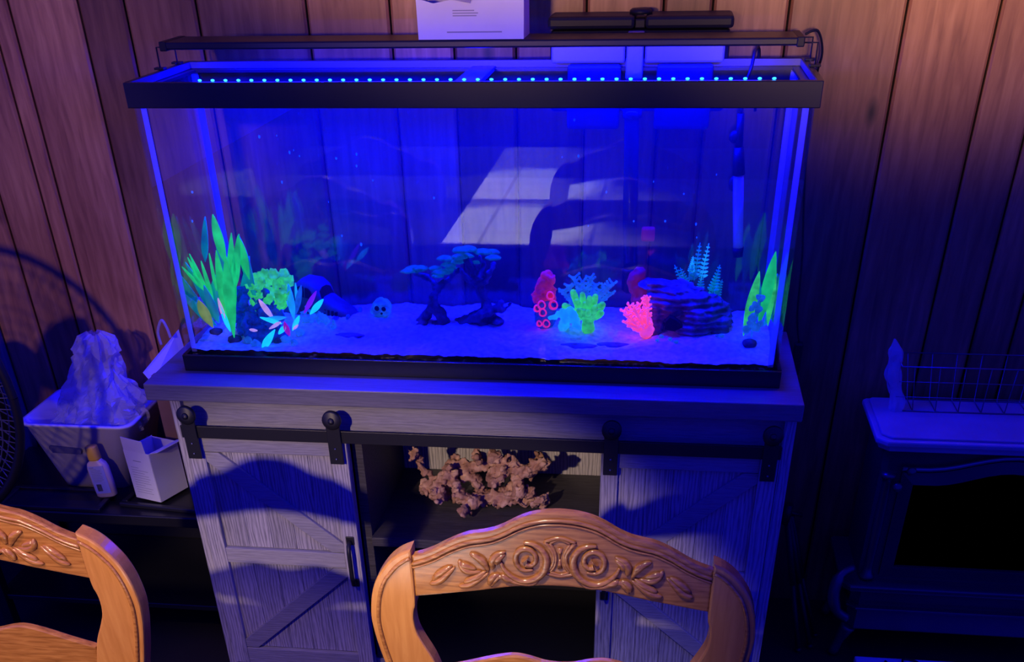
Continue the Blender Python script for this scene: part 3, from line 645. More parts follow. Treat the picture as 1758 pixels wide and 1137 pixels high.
# cab and bonnet, turned so the windscreen looks at the viewer's right
body = loft([(.185, .20, zs, .030, .050, .6), (.195, .20, zs, .043, .076, .55), (.215, .20, zs, .046, .094, .55), (.250, .20, zs, .046, .096, .55), (.272, .20, zs, .044, .084, .55), (.284, .20, zs, .040, .060, .55), (.31, .20, zs-.004, .038, .054, .6), (.345, .20, zs-.008, .034, .048, .65), (.368, .20, zs-.010, .028, .038, .7), (.374, .20, zs-.010, .018, .026, .8)])
rot = Matrix.Translation((.246, .212, zs+.006)) @ Matrix.Rotation(-.30, 4, 'Z') @ Matrix.Rotation(.10, 4, 'Y') @ Matrix.Scale(.80, 4) @ Matrix.Translation((-.27, -.20, -zs))
def xf(mb, m_): mb.v = [tuple(m_ @ Vector(v)) for v in mb.v]; return mb
obj('body', xf(body, rot), M['carp'], t)
p = MB()
for yc in (.158, .242):
    p.add(*(lambda L: (L.v, L.f))(loft([(.175, yc, zs-.012, .014, .026, .7), (.20, yc, zs-.008, .018, .040, .7), (.225, yc, zs-.010, .014, .024, .7)])), smooth=True)
    p.add(*(lambda L: (L.v, L.f))(loft([(.305, yc, zs-.020, .012, .022, .7), (.335, yc, zs-.014, .018, .038, .7), (.365, yc, zs-.018, .015, .022, .7), (.37, yc, zs-.018, .006, .012, .7)])), smooth=True)
obj('fender', xf(p, rot), M['carp'], t)
p = MB()
p.prism([(.216, zs+.054), (.218, zs+.078), (.224, zs+.082), (.236, zs+.082), (.238, zs+.054)], .1525, .157, 'xz', .001).prism([(.242, zs+.054), (.242, zs+.081), (.252, zs+.080), (.260, zs+.073), (.266, zs+.054)], .1525, .157, 'xz', .001)
ws = [(.166, zs+.056), (.170, zs+.080), (.185, zs+.088), (.215, zs+.088), (.230, zs+.080), (.234, zs+.056)]
obj('side_window', xf(p, rot), M['dark'], t)
p = MB(); q_ = Matrix.Translation((.2785, 0, zs+.065)) @ Matrix.Rotation(-.45, 4, 'Y') @ Matrix.Scale(.82, 4) @ Matrix.Translation((-.0, -.0, -(zs+.065)))
p.prism([(.170, .052), (.174, .074), (.190, .081), (.210, .081), (.226, .074), (.230, .052)], -.001, .003, 'yz', .0005, Matrix.Translation((.2795, 0, zs)) @ Matrix.Translation((0, 0, .065)) @ Matrix.Rotation(-.45, 4, 'Y') @ Matrix.Translation((0, 0, -.065)))
obj('windscreen', xf(p, rot), M['dark'], t)
p = MB()
for k in range(4): p.box(.296+k*.012, .301+k*.012, .1615-.001*k, .166, zs+.014, zs+.032)
p.tube([(.372, .17, zs+.004), (.378, .20, zs+.004), (.372, .23, zs+.004)], .003, 6)
obj('bonnet_louvre', xf(p, rot), M['dark'], t)
p = MB()
for y in (.168, .232): p.lathe([(0,0),(.008,0),(.0085,.003),(.007,.005),(0,.006)], (.366, y, zs+.024), 12, 'x')
obj('headlamp', xf(p, rot), M['bluemound'], t)
# skull
c = sp(655, 545)
p = MB(); a = at(656, 525, y=c.y)
p.ball(a, .020, 12, (1.05, .9, .85)); p.ball(a+Vector((.010, -.012, -.008)), .012, 10, (1, .9, .8)); p.ball(a+Vector((-.016, -.004, -.010)), .010, 10)
p.ball(a+Vector((.0, 0, -.018)), .014, 10, (1, .8, .8)); sk = thing('skull_ornament', 'pale blue glowing small skull ornament on the sand right of the toy car', 'skull ornament', a)
obj('skull', organic(p, .002, .0025, .01), M['bone'], sk)
p = MB().ball(a+Vector((-.008, -.0165, -.001)), .0055, 8, (1, .6, 1)).ball(a+Vector((.008, -.020, -.001)), .005, 8, (1, .6, 1)).ball(a+Vector((.003, -.022, -.010)), .0025, 8)
obj('eye_socket', p, M['dark'], sk)
# bonsai tree ornament
t = thing('bonsai_ornament', 'resin bonsai tree ornament with blue umbrella canopies on arching roots', 'tree ornament', Vector((.55, .17, T+.055)))
p = MB(); yb = .16
def PX(px, py, y=yb): return at(px, py, y=y)
for pts, r in [([(720,558),(735,540),(742,520),(748,500),(742,482),(722,472),(712,470)], [.010,.009,.008,.007,.006,.005,.004]),
               ([(765,560),(752,540),(746,515),(755,490),(770,478)], [.010,.008,.007,.005,.004]),
               ([(850,558),(842,540),(832,515),(822,490),(812,465),(800,445)], [.014,.012,.010,.009,.008,.006]),
               ([(815,560),(835,530),(826,500),(840,470),(848,452)], [.010,.009,.007,.006,.005]),
               ([(780,558),(805,545),(830,535)], [.010,.009,.009]), ([(740,515),(770,480),(790,462)], [.006,.005,.004]), ([(822,490),(800,475),(790,460)], [.006,.005,.004]), ([(820,480),(830,455),(822,440)], [.006,.005,.004]),
               ([(715,560),(735,535),(752,528),(768,560)], [.008,.009,.009,.008]), ([(790,560),(812,548),(850,530),(862,515)], [.009,.010,.008,.004]), ([(850,535),(868,530),(878,520)], [.006,.004,.003])]:
    p.tube(catmull([PX(*q, yb+rr.uniform(-.015, .02)) for q in pts], 3), [r[min(len(r)-1, int(i/3))] for i in range(len(pts)*3-2)], 8)
for (px, py) in [(725,556),(750,558),(795,556),(825,556),(855,552)]: p.ball(PX(px, py, yb), .012, 8, (1.2, 1.2, .6))
obj('trunk', organic(p, .0028, .004, .012), M['bark'], t)
for (px, py, w) in [(711,463,20),(700,466,14),(722,461,15),(747,461,13),(764,444,16),(770,455,15),(757,468,18),(775,464,17),(792,430,18),(803,428,18),(790,441,16),(786,450,14),(800,440,15),(829,433,18),(845,433,15),(847,443,15),(817,451,10),(752,474,12)]:
    p = MB(); c = PX(px, py, yb+rr.uniform(-.03, .03)); R0 = w/960*1.08
    n = 16; vs = [c+Vector((0,0,R0*.32))]
    for (k, zz) in ((.5, .27), (.85, .12), (1.0, -.05), (.8, -.12)):
        for j in range(n):
            aa = 2*PI*j/n; wv = 1+.10*math.sin(5*aa+px)+.05*math.sin(9*aa)
            vs.append(c+Vector((R0*k*wv*math.cos(aa), R0*k*wv*math.sin(aa)*.8, R0*zz*1.1)))
    vs.append(c-Vector((0,0,R0*.10)))
    fs = [(0, 1+j, 1+(j+1)%n) for j in range(n)]
    for k in range(3): fs += [(1+k*n+j, 1+(k+1)*n+j, 1+(k+1)*n+(j+1)%n, 1+k*n+(j+1)%n) for j in range(n)]
    fs += [(1+3*n+j, 1+4*n, 1+3*n+(j+1)%n) for j in range(n)]
    obj('canopy', p.add(vs, fs, True), M['bluecap'], t)
# red tube coral rock
t = thing('red_tube_coral', 'red and pink coral rock ornament with ring shaped tubes', 'coral ornament', Vector((.745, .15, T+.055)))
p = MB(); rr = random.Random(9)
for (px, py, r) in [(938,476,.014),(944,480,.012),(930,488,.012),(940,492,.014),(925,505,.014),(945,503,.014),(932,512,.015),(948,512,.010),(920,512,.010),(938,500,.014)]:
    p.ball(at(px, py, y=.165), r, 8, (1, .8, 1))
obj('red_head', organic(p, .0025, .006, .012), M['red'], t)
p = MB()
for (px, py, r) in [(935,525,.018),(930,540,.018),(940,548,.018),(936,562,.016),(925,550,.012),(946,535,.012)]: p.ball(at(px, py, y=.165), r, 8, (1, .8, 1))
obj('rock', organic(p, .0025, .005, .012), M['bluemound'], t)
for (px, py, r) in [(930,524,.0075),(950,524,.0085),(932,537,.007),(938,556,.007),(926,556,.005),(922,530,.006),(945,508,.007)]:
    c = at(px, py, y=.148); p = MB(); n = 14
    ring = [c+Vector((r*math.cos(2*PI*i/n), -.002*math.sin(i), r*1.1*math.sin(2*PI*i/n))) for i in range(n+1)]
    p.tube(ring, .0018, 6, cap=False); p.tube([c+Vector((0,.002,0)), c+Vector((0,.016,-.004))], [r, r*.7], 12, cap=False)
    obj('tube', p, M['redtube'], t)
# blue branching coral
def branch(mb, a, d, L, r, depth, rnd, spread=.5, knob=1.0):
    a = Vector(a); d = Vector(d).normalized(); pts = [a]; 
    for k in range(3):
        d = (d+Vector((rnd.uniform(-1,1), rnd.uniform(-1,1)*.5, rnd.uniform(-.2,.6)))*.16).normalized(); pts.append(pts[-1]+d*L/3)
    mb.tube(pts, [r, r*.92, r*.85, r*.8*knob], 6)
    if depth > 0:
        for k in range(rnd.choice((2, 2, 3))):
            i = rnd.choice((1, 2, 3)); dd = (d+Vector((rnd.uniform(-1,1), rnd.uniform(-1,1)*.6, rnd.uniform(-.1,.6)))*spread*1.6).normalized()
            branch(mb, pts[i], dd, L*.72, r*.78, depth-1, rnd, spread, knob)
    else: mb.ball(pts[-1], r*knob, 8)
rr = random.Random(11)
t = thing('blue_branching_coral', 'glowing blue finger branching coral behind the green anemone', 'coral ornament', sp(1005, 560))
for i, (tx, ty) in enumerate([(985,478),(975,492),(1000,485),(1014,478),(1022,490),(1030,500),(1044,492),(1052,488),(1048,505),(966,500),(995,500)]):
    p = MB(); a = at(1005+rr.uniform(-12,12), 545, y=.20); b2 = at(tx, ty, y=.20+rr.uniform(-.02,.03)); d = b2-a
    pts = catmull([a, a+d*.5+Vector((rr.uniform(-.006,.006), 0, .004)), b2], 4); p.tube(pts, .0042, 6); p.ball(b2, .0046, 8)
    for k in range(3, len(pts)):
        for s_ in (-1, 1):
            e = pts[k]+Vector((s_*rr.uniform(.006,.011), rr.uniform(-.004,.004), rr.uniform(.003,.010))); p.tube([pts[k], e], [.0028, .0022], 5); p.ball(e, .0028, 8)
    obj('branch', p, M['bluec'], t)
t = thing('green_anemone', 'green finger anemone ornament in front of the blue branching coral', 'anemone ornament', sp(1005, 562))
p = MB(); p.lathe([(0, -.03), (.014, -.03), (.012, -.01), (.026, .012), (.030, .022), (0, .026)], at(1010, 545, y=.145), 16)
obj('trunk', organic(p, .0025, .003, .012), M['lime'], t)
for (tx, ty, r) in [(984,502,.0075),(1000,506,.0065),(1012,512,.0065),(1022,510,.0075),(1034,524,.0085),(1032,538,.008),(990,518,.0075),(970,526,.0085),(994,534,.007),(1010,536,.0075),(1022,528,.007),(978,540,.006),(1004,522,.0065),(1016,548,.007)]:
    a = at(1006+(tx-1006)*.25, 545, y=.15); b2 = at(tx, ty, y=.13+rr.uniform(-.015,.02)); p = MB().tube(catmull([a, (a+b2)/2+Vector((0,0,-.002)), b2], 4), [r*.9]*4+[r]*4+[r*.8], 8).ball(b2, r*.85, 8)
    obj('tentacle', p, M['lime'], t)
p = MB()
for (px, py, r) in [(952,545,.007),(960,540,.008),(968,536,.009),(978,534,.010),(986,540,.009),(990,552,.009),(982,548,.009),(972,546,.008),(994,562,.005),(945,547,.005)]: p.ball(at(px, py, y=.115), r, 8, (1,.7,.9))
p.tube([at(988, 555, y=.115), at(996, 568, y=.10)], [.008, .003], 6).tube([at(970, 545, y=.115), sp(968, 566)], [.009, .012], 8)
t = obj('pale_blue_coral', organic(p, .0025, .004, .012), M['aqua']); tag(t, 'light blue lumpy coral between the red tube coral and green anemone', 'coral ornament')
# pink branching coral
t = thing('pink_branching_coral', 'hot pink bushy branching coral ornament left of the cave rock', 'coral ornament', sp(1100, 572))
rr = random.Random(5); root = at(1110, 568, y=.13)
for (tx, ty) in [(1066,532),(1072,540),(1075,530),(1078,522),(1086,524),(1090,526),(1096,522),(1104,512),(1110,509),(1112,520),(1070,552),(1078,560),(1088,566),(1100,536),(1092,545),(1108,540),(1084,550),(1112,556),(1100,560),(1112,530)]:
    p = MB(); b2 = at(tx, ty, y=.13+rr.uniform(-.025,.02)); a = root.lerp(b2, .25)
    pts = catmull([a, a.lerp(b2, .5)+Vector((rr.uniform(-.004,.004), 0, rr.uniform(-.004,.004))), b2], 3); p.tube(pts, [.0036]*4+[.0026]*3, 6); p.ball(b2, .0032, 8)
    for k in (3, 4, 5):
        for s_ in (-1, 1):
            e = pts[k]+Vector((s_*rr.uniform(.003,.008), rr.uniform(-.005,.004), rr.uniform(.002,.008))); p.tube([pts[k], e], [.0022, .0018], 5); p.ball(e, .0024, 8)
    obj('branch', p, M['hotpink'], t)
obj('root', organic(MB().ball(root, .016, 10).ball(root+Vector((0, .01, .012)), .014, 10), .0025, .003, .01), M['hotpink'], t)
# cave rock
t = thing('cave_rock', 'flat topped blue rock ornament with a dark cave opening', 'rock ornament', Vector((1.04, .18, T+.055)))
p = MB()
for (px, py, y, r, sq) in [(1130,490,.20,.030,(1.3,1,.45)),(1160,493,.20,.030,(1.2,1,.4)),(1115,487,.21,.022,(1.2,1,.5)),(1150,512,.19,.042,(1.3,1,.6)),(1185,515,.19,.040,(1.2,1,.6)),(1215,528,.19,.038,(1.1,1,.7)),(1228,550,.18,.036,(1,1,.8)),(1200,545,.17,.038,(1,1,.8)),(1190,565,.16,.032,(1.2,.9,.7)),(1125,535,.18,.030,(.7,1,1.2)),(1122,560,.17,.026,(.8,1,.9)),(1150,530,.18,.03,(1.2,1,.5)),(1235,572,.16,.022,(1,1,.6))]:
    p.ball(at(px, py, y=y), r, 10, sq, .25)
me_ = organic(p, .003, .006, .02)
for v in me_.vertices:      # bedding: horizontal ledges
    k = math.sin((v.co.z+.004*noise.noise(v.co*20))*2*PI/.011); v.co.x += .0022*k*(1 if v.co.x > 1.06 else -1); v.co.y -= .0035*k
obj('rock', me_, M['rock'], t)
o_ = MB().prism([(at(px, py, y=.13).x, at(px, py, y=.13).z) for px, py in [(1141,566),(1143,552),(1150,545),(1158,548),(1168,556),(1172,562),(1158,569)]], .128, .150, 'xz', .001)
obj('cave_opening', o_, M['dark'], t)
p = MB()
for (px, py) in [(1128,590),(1150,588),(1160,592),(1172,566),(1182,562),(1230,584),(1238,582),(1135,575),(1168,568),(1185,563)]:
    p.ball(sp(px, py, .003), rr.uniform(.003, .006), 8, (1.2, 1, .7))
t = obj('pale_pebbles', p, M['bone']); tag(t, 'small pale pebbles scattered on the sand in front of the cave rock', 'pebbles', kind='stuff')
# dark red rock behind
p = MB()
for (px, py, r) in [(1088,478,.016),(1098,470,.016),(1094,492,.020),(1105,500,.022),(1100,515,.024),(1120,520,.02)]: p.ball(at(px, py, y=.225), r, 8)
p.tube([at(1105, 520, y=.225), sp(1108, 545)], [.02, .025], 8)
t = obj('dark_red_rock', organic(p, .003, .006, .02), M['reddark']); tag(t, 'dark red rock standing behind the pink branching coral', 'rock ornament')
# ferns at the back
t = thing('fern_plant', 'teal toothed fern shaped plastic plant behind the cave rock', 'plastic plant', Vector((1.075, .235, sand_z(1.075, .235))))
obj('base', MB().lathe([(0,-.004),(.016,-.004),(.012,.006),(0,.008)], t.location, 12), M['bark'], t)
def fern(tx, ty, bx_, by_, w, mt, y=.24, k=9):
    a = at(bx_, by_, y=y); b2 = at(tx, ty, y=y); p = MB(); p.tube([a, b2], [.0014, .0008], 5); d = b2-a; sd = Vector((d.z, 0, -d.x)).normalized()
    for i in range(1, k):
        u = i/k; c = a+d*u; ww = w*(1-u*.85)
        for s_ in (-1, 1):
            l = leaf_mb(c, c+sd*s_*ww+d.normalized()*ww*.45+Vector((0, -.003, 0)), ww*.42, n=4); p.add(l.v, l.f, True)
    obj('frond', p, mt, t)
for a_ in [(1217,418,1203,482,.013,M['aqua']),(1202,417,1192,480,.013,M['teal']),(1185,455,1192,482,.012,M['teal2']),(1168,460,1182,500,.014,M['teal2']),(1236,455,1222,505,.014,M['teal']),(1158,455,1180,505,.012,M['teal2']),(1240,480,1226,520,.012,M['teal2']),(1205,470,1200,515,.014,M['teal']),(1190,440,1186,470,.008,M['aqua']),(1218,500,1215,530,.012,M['teal'])]: fern(*a_)
# right green plant with blue ornament
plant('right_leaf_plant', 'green plastic plant with two tall blades at the right end of the tank', 'plastic plant', Vector((1.175, .11, sand_z(1.175, .11))), [
 (1332, 432, 1302, 560, .022, M['green'], dict(y=.13, wp=.5)), (1330, 436, 1318, 560, .017, M['lime'], dict(y=.14, wp=.5)), (1304, 466, 1276, 577, .019, M['lime'], dict(y=.10, wp=.5)), (1302, 470, 1292, 566, .020, M['teal'], dict(y=.12, wp=.5)), (1335, 470, 1322, 545, .018, M['teal2'], dict(y=.15)), (1338, 500, 1312, 560, .014, M['teal'], dict(y=.16))])
rr = random.Random(3)
t = thing('blue_leaf_stem', 'small blue round leaved stem ornament in front of the right green plant', 'plastic plant', sp(1290, 578))
for (px, py, r) in [(1282,566,.009),(1298,563,.009),(1292,546,.009),(1302,531,.008),(1296,524,.007),(1308,512,.007),(1302,510,.005),(1290,530,.006),(1288,556,.007),(1306,556,.007)]:
    p = MB(); disc(p, at(px, py, y=.085), r, (rr.uniform(-.4,.4), -1, .35), ruf=.1, seed=px); obj('leaf', p, M['bluec'], t)
obj('stem', MB().tube(catmull([sp(1290, 580), at(1292, 560, y=.088), at(1298, 535, y=.088), at(1304, 512, y=.088)], 3), .002, 6), M['bluec'], t)
# flat dark stones lying in the sand
for i, (px, py, w, lab) in enumerate([(990, 592, .05, 'flat dark stone half buried in the sand below the green anemone'), (1050, 588, .04, 'thin dark stone in the sand below the pink coral'), (600, 575, .035, 'dark stone in the sand between toy car and skull')]):
    c = sp(px, py); p = MB().ball((c.x, c.y, c.z), w*.9, 12, (1, .35, .12), .2); tag(obj('flat_stone', p, M['rock']), lab, 'stone')
# ------------------------------------------------------------------ driftwood on the shelf
rr = random.Random(21); p = MB()
def Z4(zx, zy): return (620+zx/4.395, 720+zy/4.395)
YD = .10
for pts, r in [([(390,300),(400,250),(380,320)], .013), ([(400,280),(450,330),(440,380),(520,440),(580,470)], .013), ([(480,530),(560,520),(620,470),(700,420)], .022), ([(560,540),(600,590),(560,600)], .026), ([(600,480),(640,560),(620,600)], .018),
               ([(715,330),(720,400),(700,480)], .024), ([(720,380),(840,370),(960,360),(1020,310)], .024), ([(1000,300),(1060,330),(1070,400),(1000,450)], .026), ([(700,500),(740,580),(800,620),(880,650)], .024), ([(780,600),(760,680),(720,730)], .018), ([(790,650),(800,740)], .012), ([(760,430),(860,480),(900,560),(900,620)], .020),
               ([(900,650),(960,620),(1040,600),(1120,560),(1180,480)], .028), ([(930,690),(940,640)], .014), ([(1040,700),(1060,640),(1160,600),(1200,570)], .024), ([(1160,360),(1170,440),(1180,540),(1200,580)], .024), ([(1180,400),(1250,420),(1300,380),(1400,350)], .022), ([(1280,420),(1300,350),(1370,310)], .020),
               ([(1190,640),(1260,620),(1320,640),(1380,680)], .024), ([(1270,600),(1290,540),(1260,560)], .012), ([(1300,660),(1350,620),(1390,640)], .014), ([(870,300),(880,220),(870,180)], .013), ([(870,300),(900,350)], .013), ([(1000,500),(980,470),(1060,470)], .018), ([(640,400),(670,380)], .010), ([(480,500),(455,520),(490,580)], .010)]:
    ys = YD+rr.uniform(-.03, .05)
    q = [at(*Z4(*a), y=ys+rr.uniform(-.015, .015)) for a in pts]
    q = [Vector((v.x, v.y, max(v.z, .400+r*.7))) for v in q]
    qq = catmull(q, 4); p.tube(qq, [r*.60*rr.uniform(.7, 1.25) for _ in qq], 8); p.ball(q[0], r*.55, 8, (1, .8, 1.2), .5); p.ball(q[-1], r*.45, 8)
    for kk in range(2): e_ = rr.choice(qq); p.tube([e_, e_+Vector((rr.uniform(-1,1), rr.uniform(-1,.3), rr.uniform(-.3,1))).normalized()*r*1.3], [r*.35, r*.14], 6)
p.ball(at(*Z4(760, 720), y=.03), .012, 8); 
dw = obj('driftwood', organic(p, .0028, .010, .013, 1), M['drift']); tag(dw, 'knobbly brown driftwood root lying on the open cabinet shelf', 'driftwood')
dzmin = min(v.co.z for v in dw.data.vertices); dw.location.z = .4005-dzmin
# ------------------------------------------------------------------ left side: bench, tray, bin, bag, bottle, boxes, fan
bn = thing('low_bench', 'black low side bench against the wall left of the cabinet', 'bench', (-.4, .22, 0))
BZ = .375
obj('bench_top', MB().box(-.70, -.035, .045, .40, BZ-.028, BZ, .003), M['bench'], bn)
obj('lower_shelf', MB().box(-.69, -.045, .055, .39, .10, .115, .002), M['bench'], bn)
obj('back_panel', MB().box(-.69, -.045, .392, .398, .0, BZ-.028), M['bench'], bn)  # black sheet added to keep the space under the bench dark
for (x, y) in ((-.68, .06), (-.055, .06), (-.68, .385), (-.055, .385)): obj('leg', MB().box(x-.014, x+.014, y-.014, y+.014, 0, BZ-.028, .002), M['bench'], bn)
def tray(name, label, x0, x1, y0, y1, z, rot=0):
    t = thing(name, label, 'tray', ((x0+x1)/2, (y0+y1)/2, z)); R2 = Matrix.Translation(t.location) @ Matrix.Rotation(rot, 4, 'Z') @ Matrix.Translation(-t.location)
    obj('tray_floor', MB().box(x0+.012, x1-.012, y0+.012, y1-.012, z, z+.003, 0, R2), M['trayp'], t)
    p = MB().box(x0, x1, y0, y0+.014, z, z+.010, .002, R2).box(x0, x1, y1-.014, y1, z, z+.010, .002, R2).box(x0, x0+.014, y0+.014, y1-.014, z, z+.010, .002, R2).box(x1-.014, x1, y0+.014, y1-.014, z, z+.010, .002, R2)
    obj('tray_edge', p, M['trayp'], t); return t
tray('serving_tray', 'flat black framed tray under the white storage bin', -.60, -.33, .050, .16, BZ, 0)
tray('serving_tray', 'flat black framed tray turned askew under the small white paper box', -.285, -.06, .075, .30, BZ, -.10)
# white bin
sb = thing('storage_bin', 'white plastic storage bin with a handle slot holding plastic bags', 'storage bin', (-.40, .26, BZ))
def rrect(x0, x1, y0, y1, r, n=5):
    out = []
    for (cx, cy, a0) in ((x1-r, y1-r, 0), (x0+r, y1-r, PI/2), (x0+r, y0+r, PI), (x1-r, y0+r, 1.5*PI)):
        for i in range(n+1): a = a0+PI/2*i/n; out.append((cx+r*math.cos(a), cy+r*math.sin(a)))
    return out
def shell(rings, mb=None):
    mb = mb or MB(); n = len(rings[0][0]); vs = []
    for pts, z in rings: vs += [(x, y, z) for x, y in pts]
    k = len(rings); fs = [(i*n+j, i*n+(j+1)%n, (i+1)*n+(j+1)%n, (i+1)*n+j) for i in range(k-1) for j in range(n)]
    return mb.add(vs, fs, True), n, k
bz = BZ+.001; zt = .553
def ring(k, ins=0):
    x0 = -.492+(-.540+.492)*k+ins; x1 = -.312+(-.262+.312)*k-ins; y0 = .178-.022*k+ins; y1 = .365+.022*k-ins
    return rrect(x0, x1, y0, y1, .035)
p, n_, k_ = shell([(ring(0), bz), (ring(1), zt-.008), (ring(1.03, -.005), zt-.006), (ring(1.03, -.005), zt), (ring(1, .003), zt), (ring(0, .003), bz+.003)])
p.f.append(tuple(range(n_))[::-1]); p.f.append(tuple(5*n_+j for j in range(n_))); p.sm += [False]*2
obj('tub', p, M['white'], sb)
a = at(85, 768, y=.158); c = at(141, 778, y=.158)
p = MB(); hp = [(a.x, a.z-.002), (a.x+.002, a.z+.004), (c.x-.002, c.z+.004+.006), (c.x, c.z+.006), (c.x-.003, c.z-.009+.006), (a.x+.006, a.z-.013)]
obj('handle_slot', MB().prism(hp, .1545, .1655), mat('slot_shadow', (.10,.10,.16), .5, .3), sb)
# plastic bags in the bin
def crumple(px, rad, squash, zc, seed, amp, fr=14, n=40, m_=26):
    """ribbed bag: rings from the bin mouth up to a gathered neck"""
    vs = []
    for i in range(m_+1):
        u = i/m_
        for j in range(n):
            a = 2*PI*j/n; c, r, z = px(u); q = Vector((math.cos(a)*2.0, math.sin(a)*2.0, u*2.5+seed))
            w = 1+amp*noise.noise(q*1.6)+amp*.55*abs(noise.noise(q*4.1))-amp*.3
            vs.append((c[0]+r*w*math.cos(a), c[1]+r*w*math.sin(a)*squash, z+.012*noise.noise(q*2.2)))
    return MB().add(vs, [(i*n+j, i*n+(j+1)%n, (i+1)*n+(j+1)%n, (i+1)*n+j) for i in range(m_) for j in range(n)], False)
def path1(u):
    r = (.100*(1-u)**.8+.020) + (.018 if .84 < u < .97 else 0); return ((-.410+.075*u, .262-.01*u), r, .47+.275*u)
def path2(u):
    r = .085*math.sin(PI*min(1, .28+u*.66)); return ((-.345+.02*u, .255), r, .49+.165*u)
b1 = obj('plastic_bag', crumple(path1, 1, .75, 0, 3.1, .55), M['bagp']); tag(b1, 'tall crumpled clear plastic bag rising from the white bin', 'plastic bag')
b2_ = obj('plastic_bag', crumple(path2, 1, .8, 0, 8.7, .5), M['bagp']); tag(b2_, 'rounded clear plastic bag at the right of the white bin', 'plastic bag')
b3 = obj('plastic_bag', crumple(lambda u: ((-.455+.02*u, .24), .055*math.sin(PI*min(1, .3+u*.65)), .48+.115*u), 1, .8, 0, 5.5, .6), M['bagp']); tag(b3, 'low crumpled clear bag at the left rim of the white bin', 'plastic bag')
# bottle
bo = thing('lotion_bottle', 'cream squeeze bottle with a yellow cap leaning on the white bin', 'bottle', (-.345, .115, BZ))
L = Matrix.Translation((-.340, .122, BZ+.010)) @ Matrix.Rotation(-.06, 4, 'X') @ Matrix.Rotation(-.10, 4, 'Y')
def bottle_rings(prof, n=24):
    vs = []
    for (rx, ry, z) in prof:
        for j in range(n):
            a = 2*PI*j/n; c, s_ = math.cos(a), math.sin(a); vs.append((rx*math.copysign(abs(c)**.75, c), ry*math.copysign(abs(s_)**.75, s_), z))
    k = len(prof); return MB().add(vs, [(i*n+j, i*n+(j+1)%n, (i+1)*n+(j+1)%n, (i+1)*n+j) for i in range(k-1) for j in range(n)]+[tuple(range(n))[::-1], tuple((k-1)*n+j for j in range(n))], True)
obj('bottle_body', xf(bottle_rings([(.022,.012,0),(.026,.014,.003),(.0275,.0145,.04),(.0275,.0145,.074),(.024,.013,.086),(.015,.012,.093),(.014,.012,.097)]), L), M['cream'], bo)
obj('cap', xf(bottle_rings([(.0142,.0135,.095),(.0146,.0140,.098),(.0140,.0135,.126),(.0130,.0125,.129)]), L), M['yellow'], bo)
lbp = MB(); n = 10
for i in range(n+1):
    u = -1+2*i/n; x = u*.0200; y = -.0150+.0022*abs(u)**4
    lbp.v += [(x, y, .012), (x, y, .082)]
lbp.f = [(2*i, 2*i+2, 2*i+3, 2*i+1) for i in range(n)]; lbp.sm = [True]*n
lb = obj('label', xf(lbp, L), M['label'], bo)
p = MB()
for i in range(10): p.box(-.011+i*.0013, -.0104+i*.0013, -.0157, -.0152, .018, .036)
obj('barcode', xf(p, L), M['printdark'], lb)
p = MB()
for i in range(9): p.box(-.014, (.002, .012, .010, .013, .008, .012, .011, .013, .006)[i], -.0157, -.0152, .075-i*.004, .0757-i*.004)
p.box(-.014, -.004, -.0157, -.0152, .0778, .0798)
obj('small_print', xf(p, L), M['print'], lb)
# small white paper box
pb = thing('paper_box', 'small open white paper box with printed text beside the cabinet', 'box', (-.19, .16, BZ+.011))
A, B2, Cc, Dd = Vector((-.263+.035, .150, BZ+.012)), None, None, None
fb0 = Vector((-.262, .118, BZ+.012)); fb1 = Vector((-.190, .096, BZ+.012)); dpt = Vector((.035, .085, 0)); up = Vector((0, -.004, .128))
quadm = lambda a, b, c, d, t=.0012: quad(MB(), a, b, c, d, t)
obj('front_panel', quadm(fb0, fb1, fb1+up, fb0+up), M['paper'], pb)
obj('side_panel', quadm(fb1, fb1+dpt, fb1+dpt+up, fb1+up), M['paper'], pb)
obj('side_panel', quadm(fb0, fb0+dpt, fb0+dpt+up, fb0+up), M['paper'], pb)
obj('rear_panel', quadm(fb0+dpt, fb1+dpt, fb1+dpt+up*.98, fb0+dpt+up*.98), M['paper'], pb)
obj('bottom_panel', quadm(fb0, fb1, fb1+dpt, fb0+dpt), M['paper'], pb)
e1 = (fb1-fb0)
obj('flap', quadm(fb0+up*1.0+e1*.02, fb1+up-e1*.10, fb1+up*1.24-e1*.14, fb0+up*1.26+e1*.02), M['paper'], pb)
obj('flap', quadm(fb1+up+dpt*.05, fb1+up+dpt, fb1+up*1.05+dpt*1.05+e1*.30, fb1+up*1.03+e1*.25+dpt*.1), M['paper'], pb)
nf = e1.cross(up).normalized(); nf = nf if nf.y < 0 else -nf
p = MB()
def fline(u0, u1, v0, v1, off=.0016):
    q = [fb0+e1*u0+up*v0, fb0+e1*u1+up*v0, fb0+e1*u1+up*v1, fb0+e1*u0+up*v1]; q = [x+nf*off for x in q]; p.add(q, [(0,1,2,3)])
for i in range(11): fline(.14, .14+(.66,.60,.68,.4,.66,.62,.68,.64,.5,.66,.3)[i], .14+i*.052, .148+i*.052)
fline(.30, .62, .80, .815); 
obj('printed_text', p, M['print'], pb)
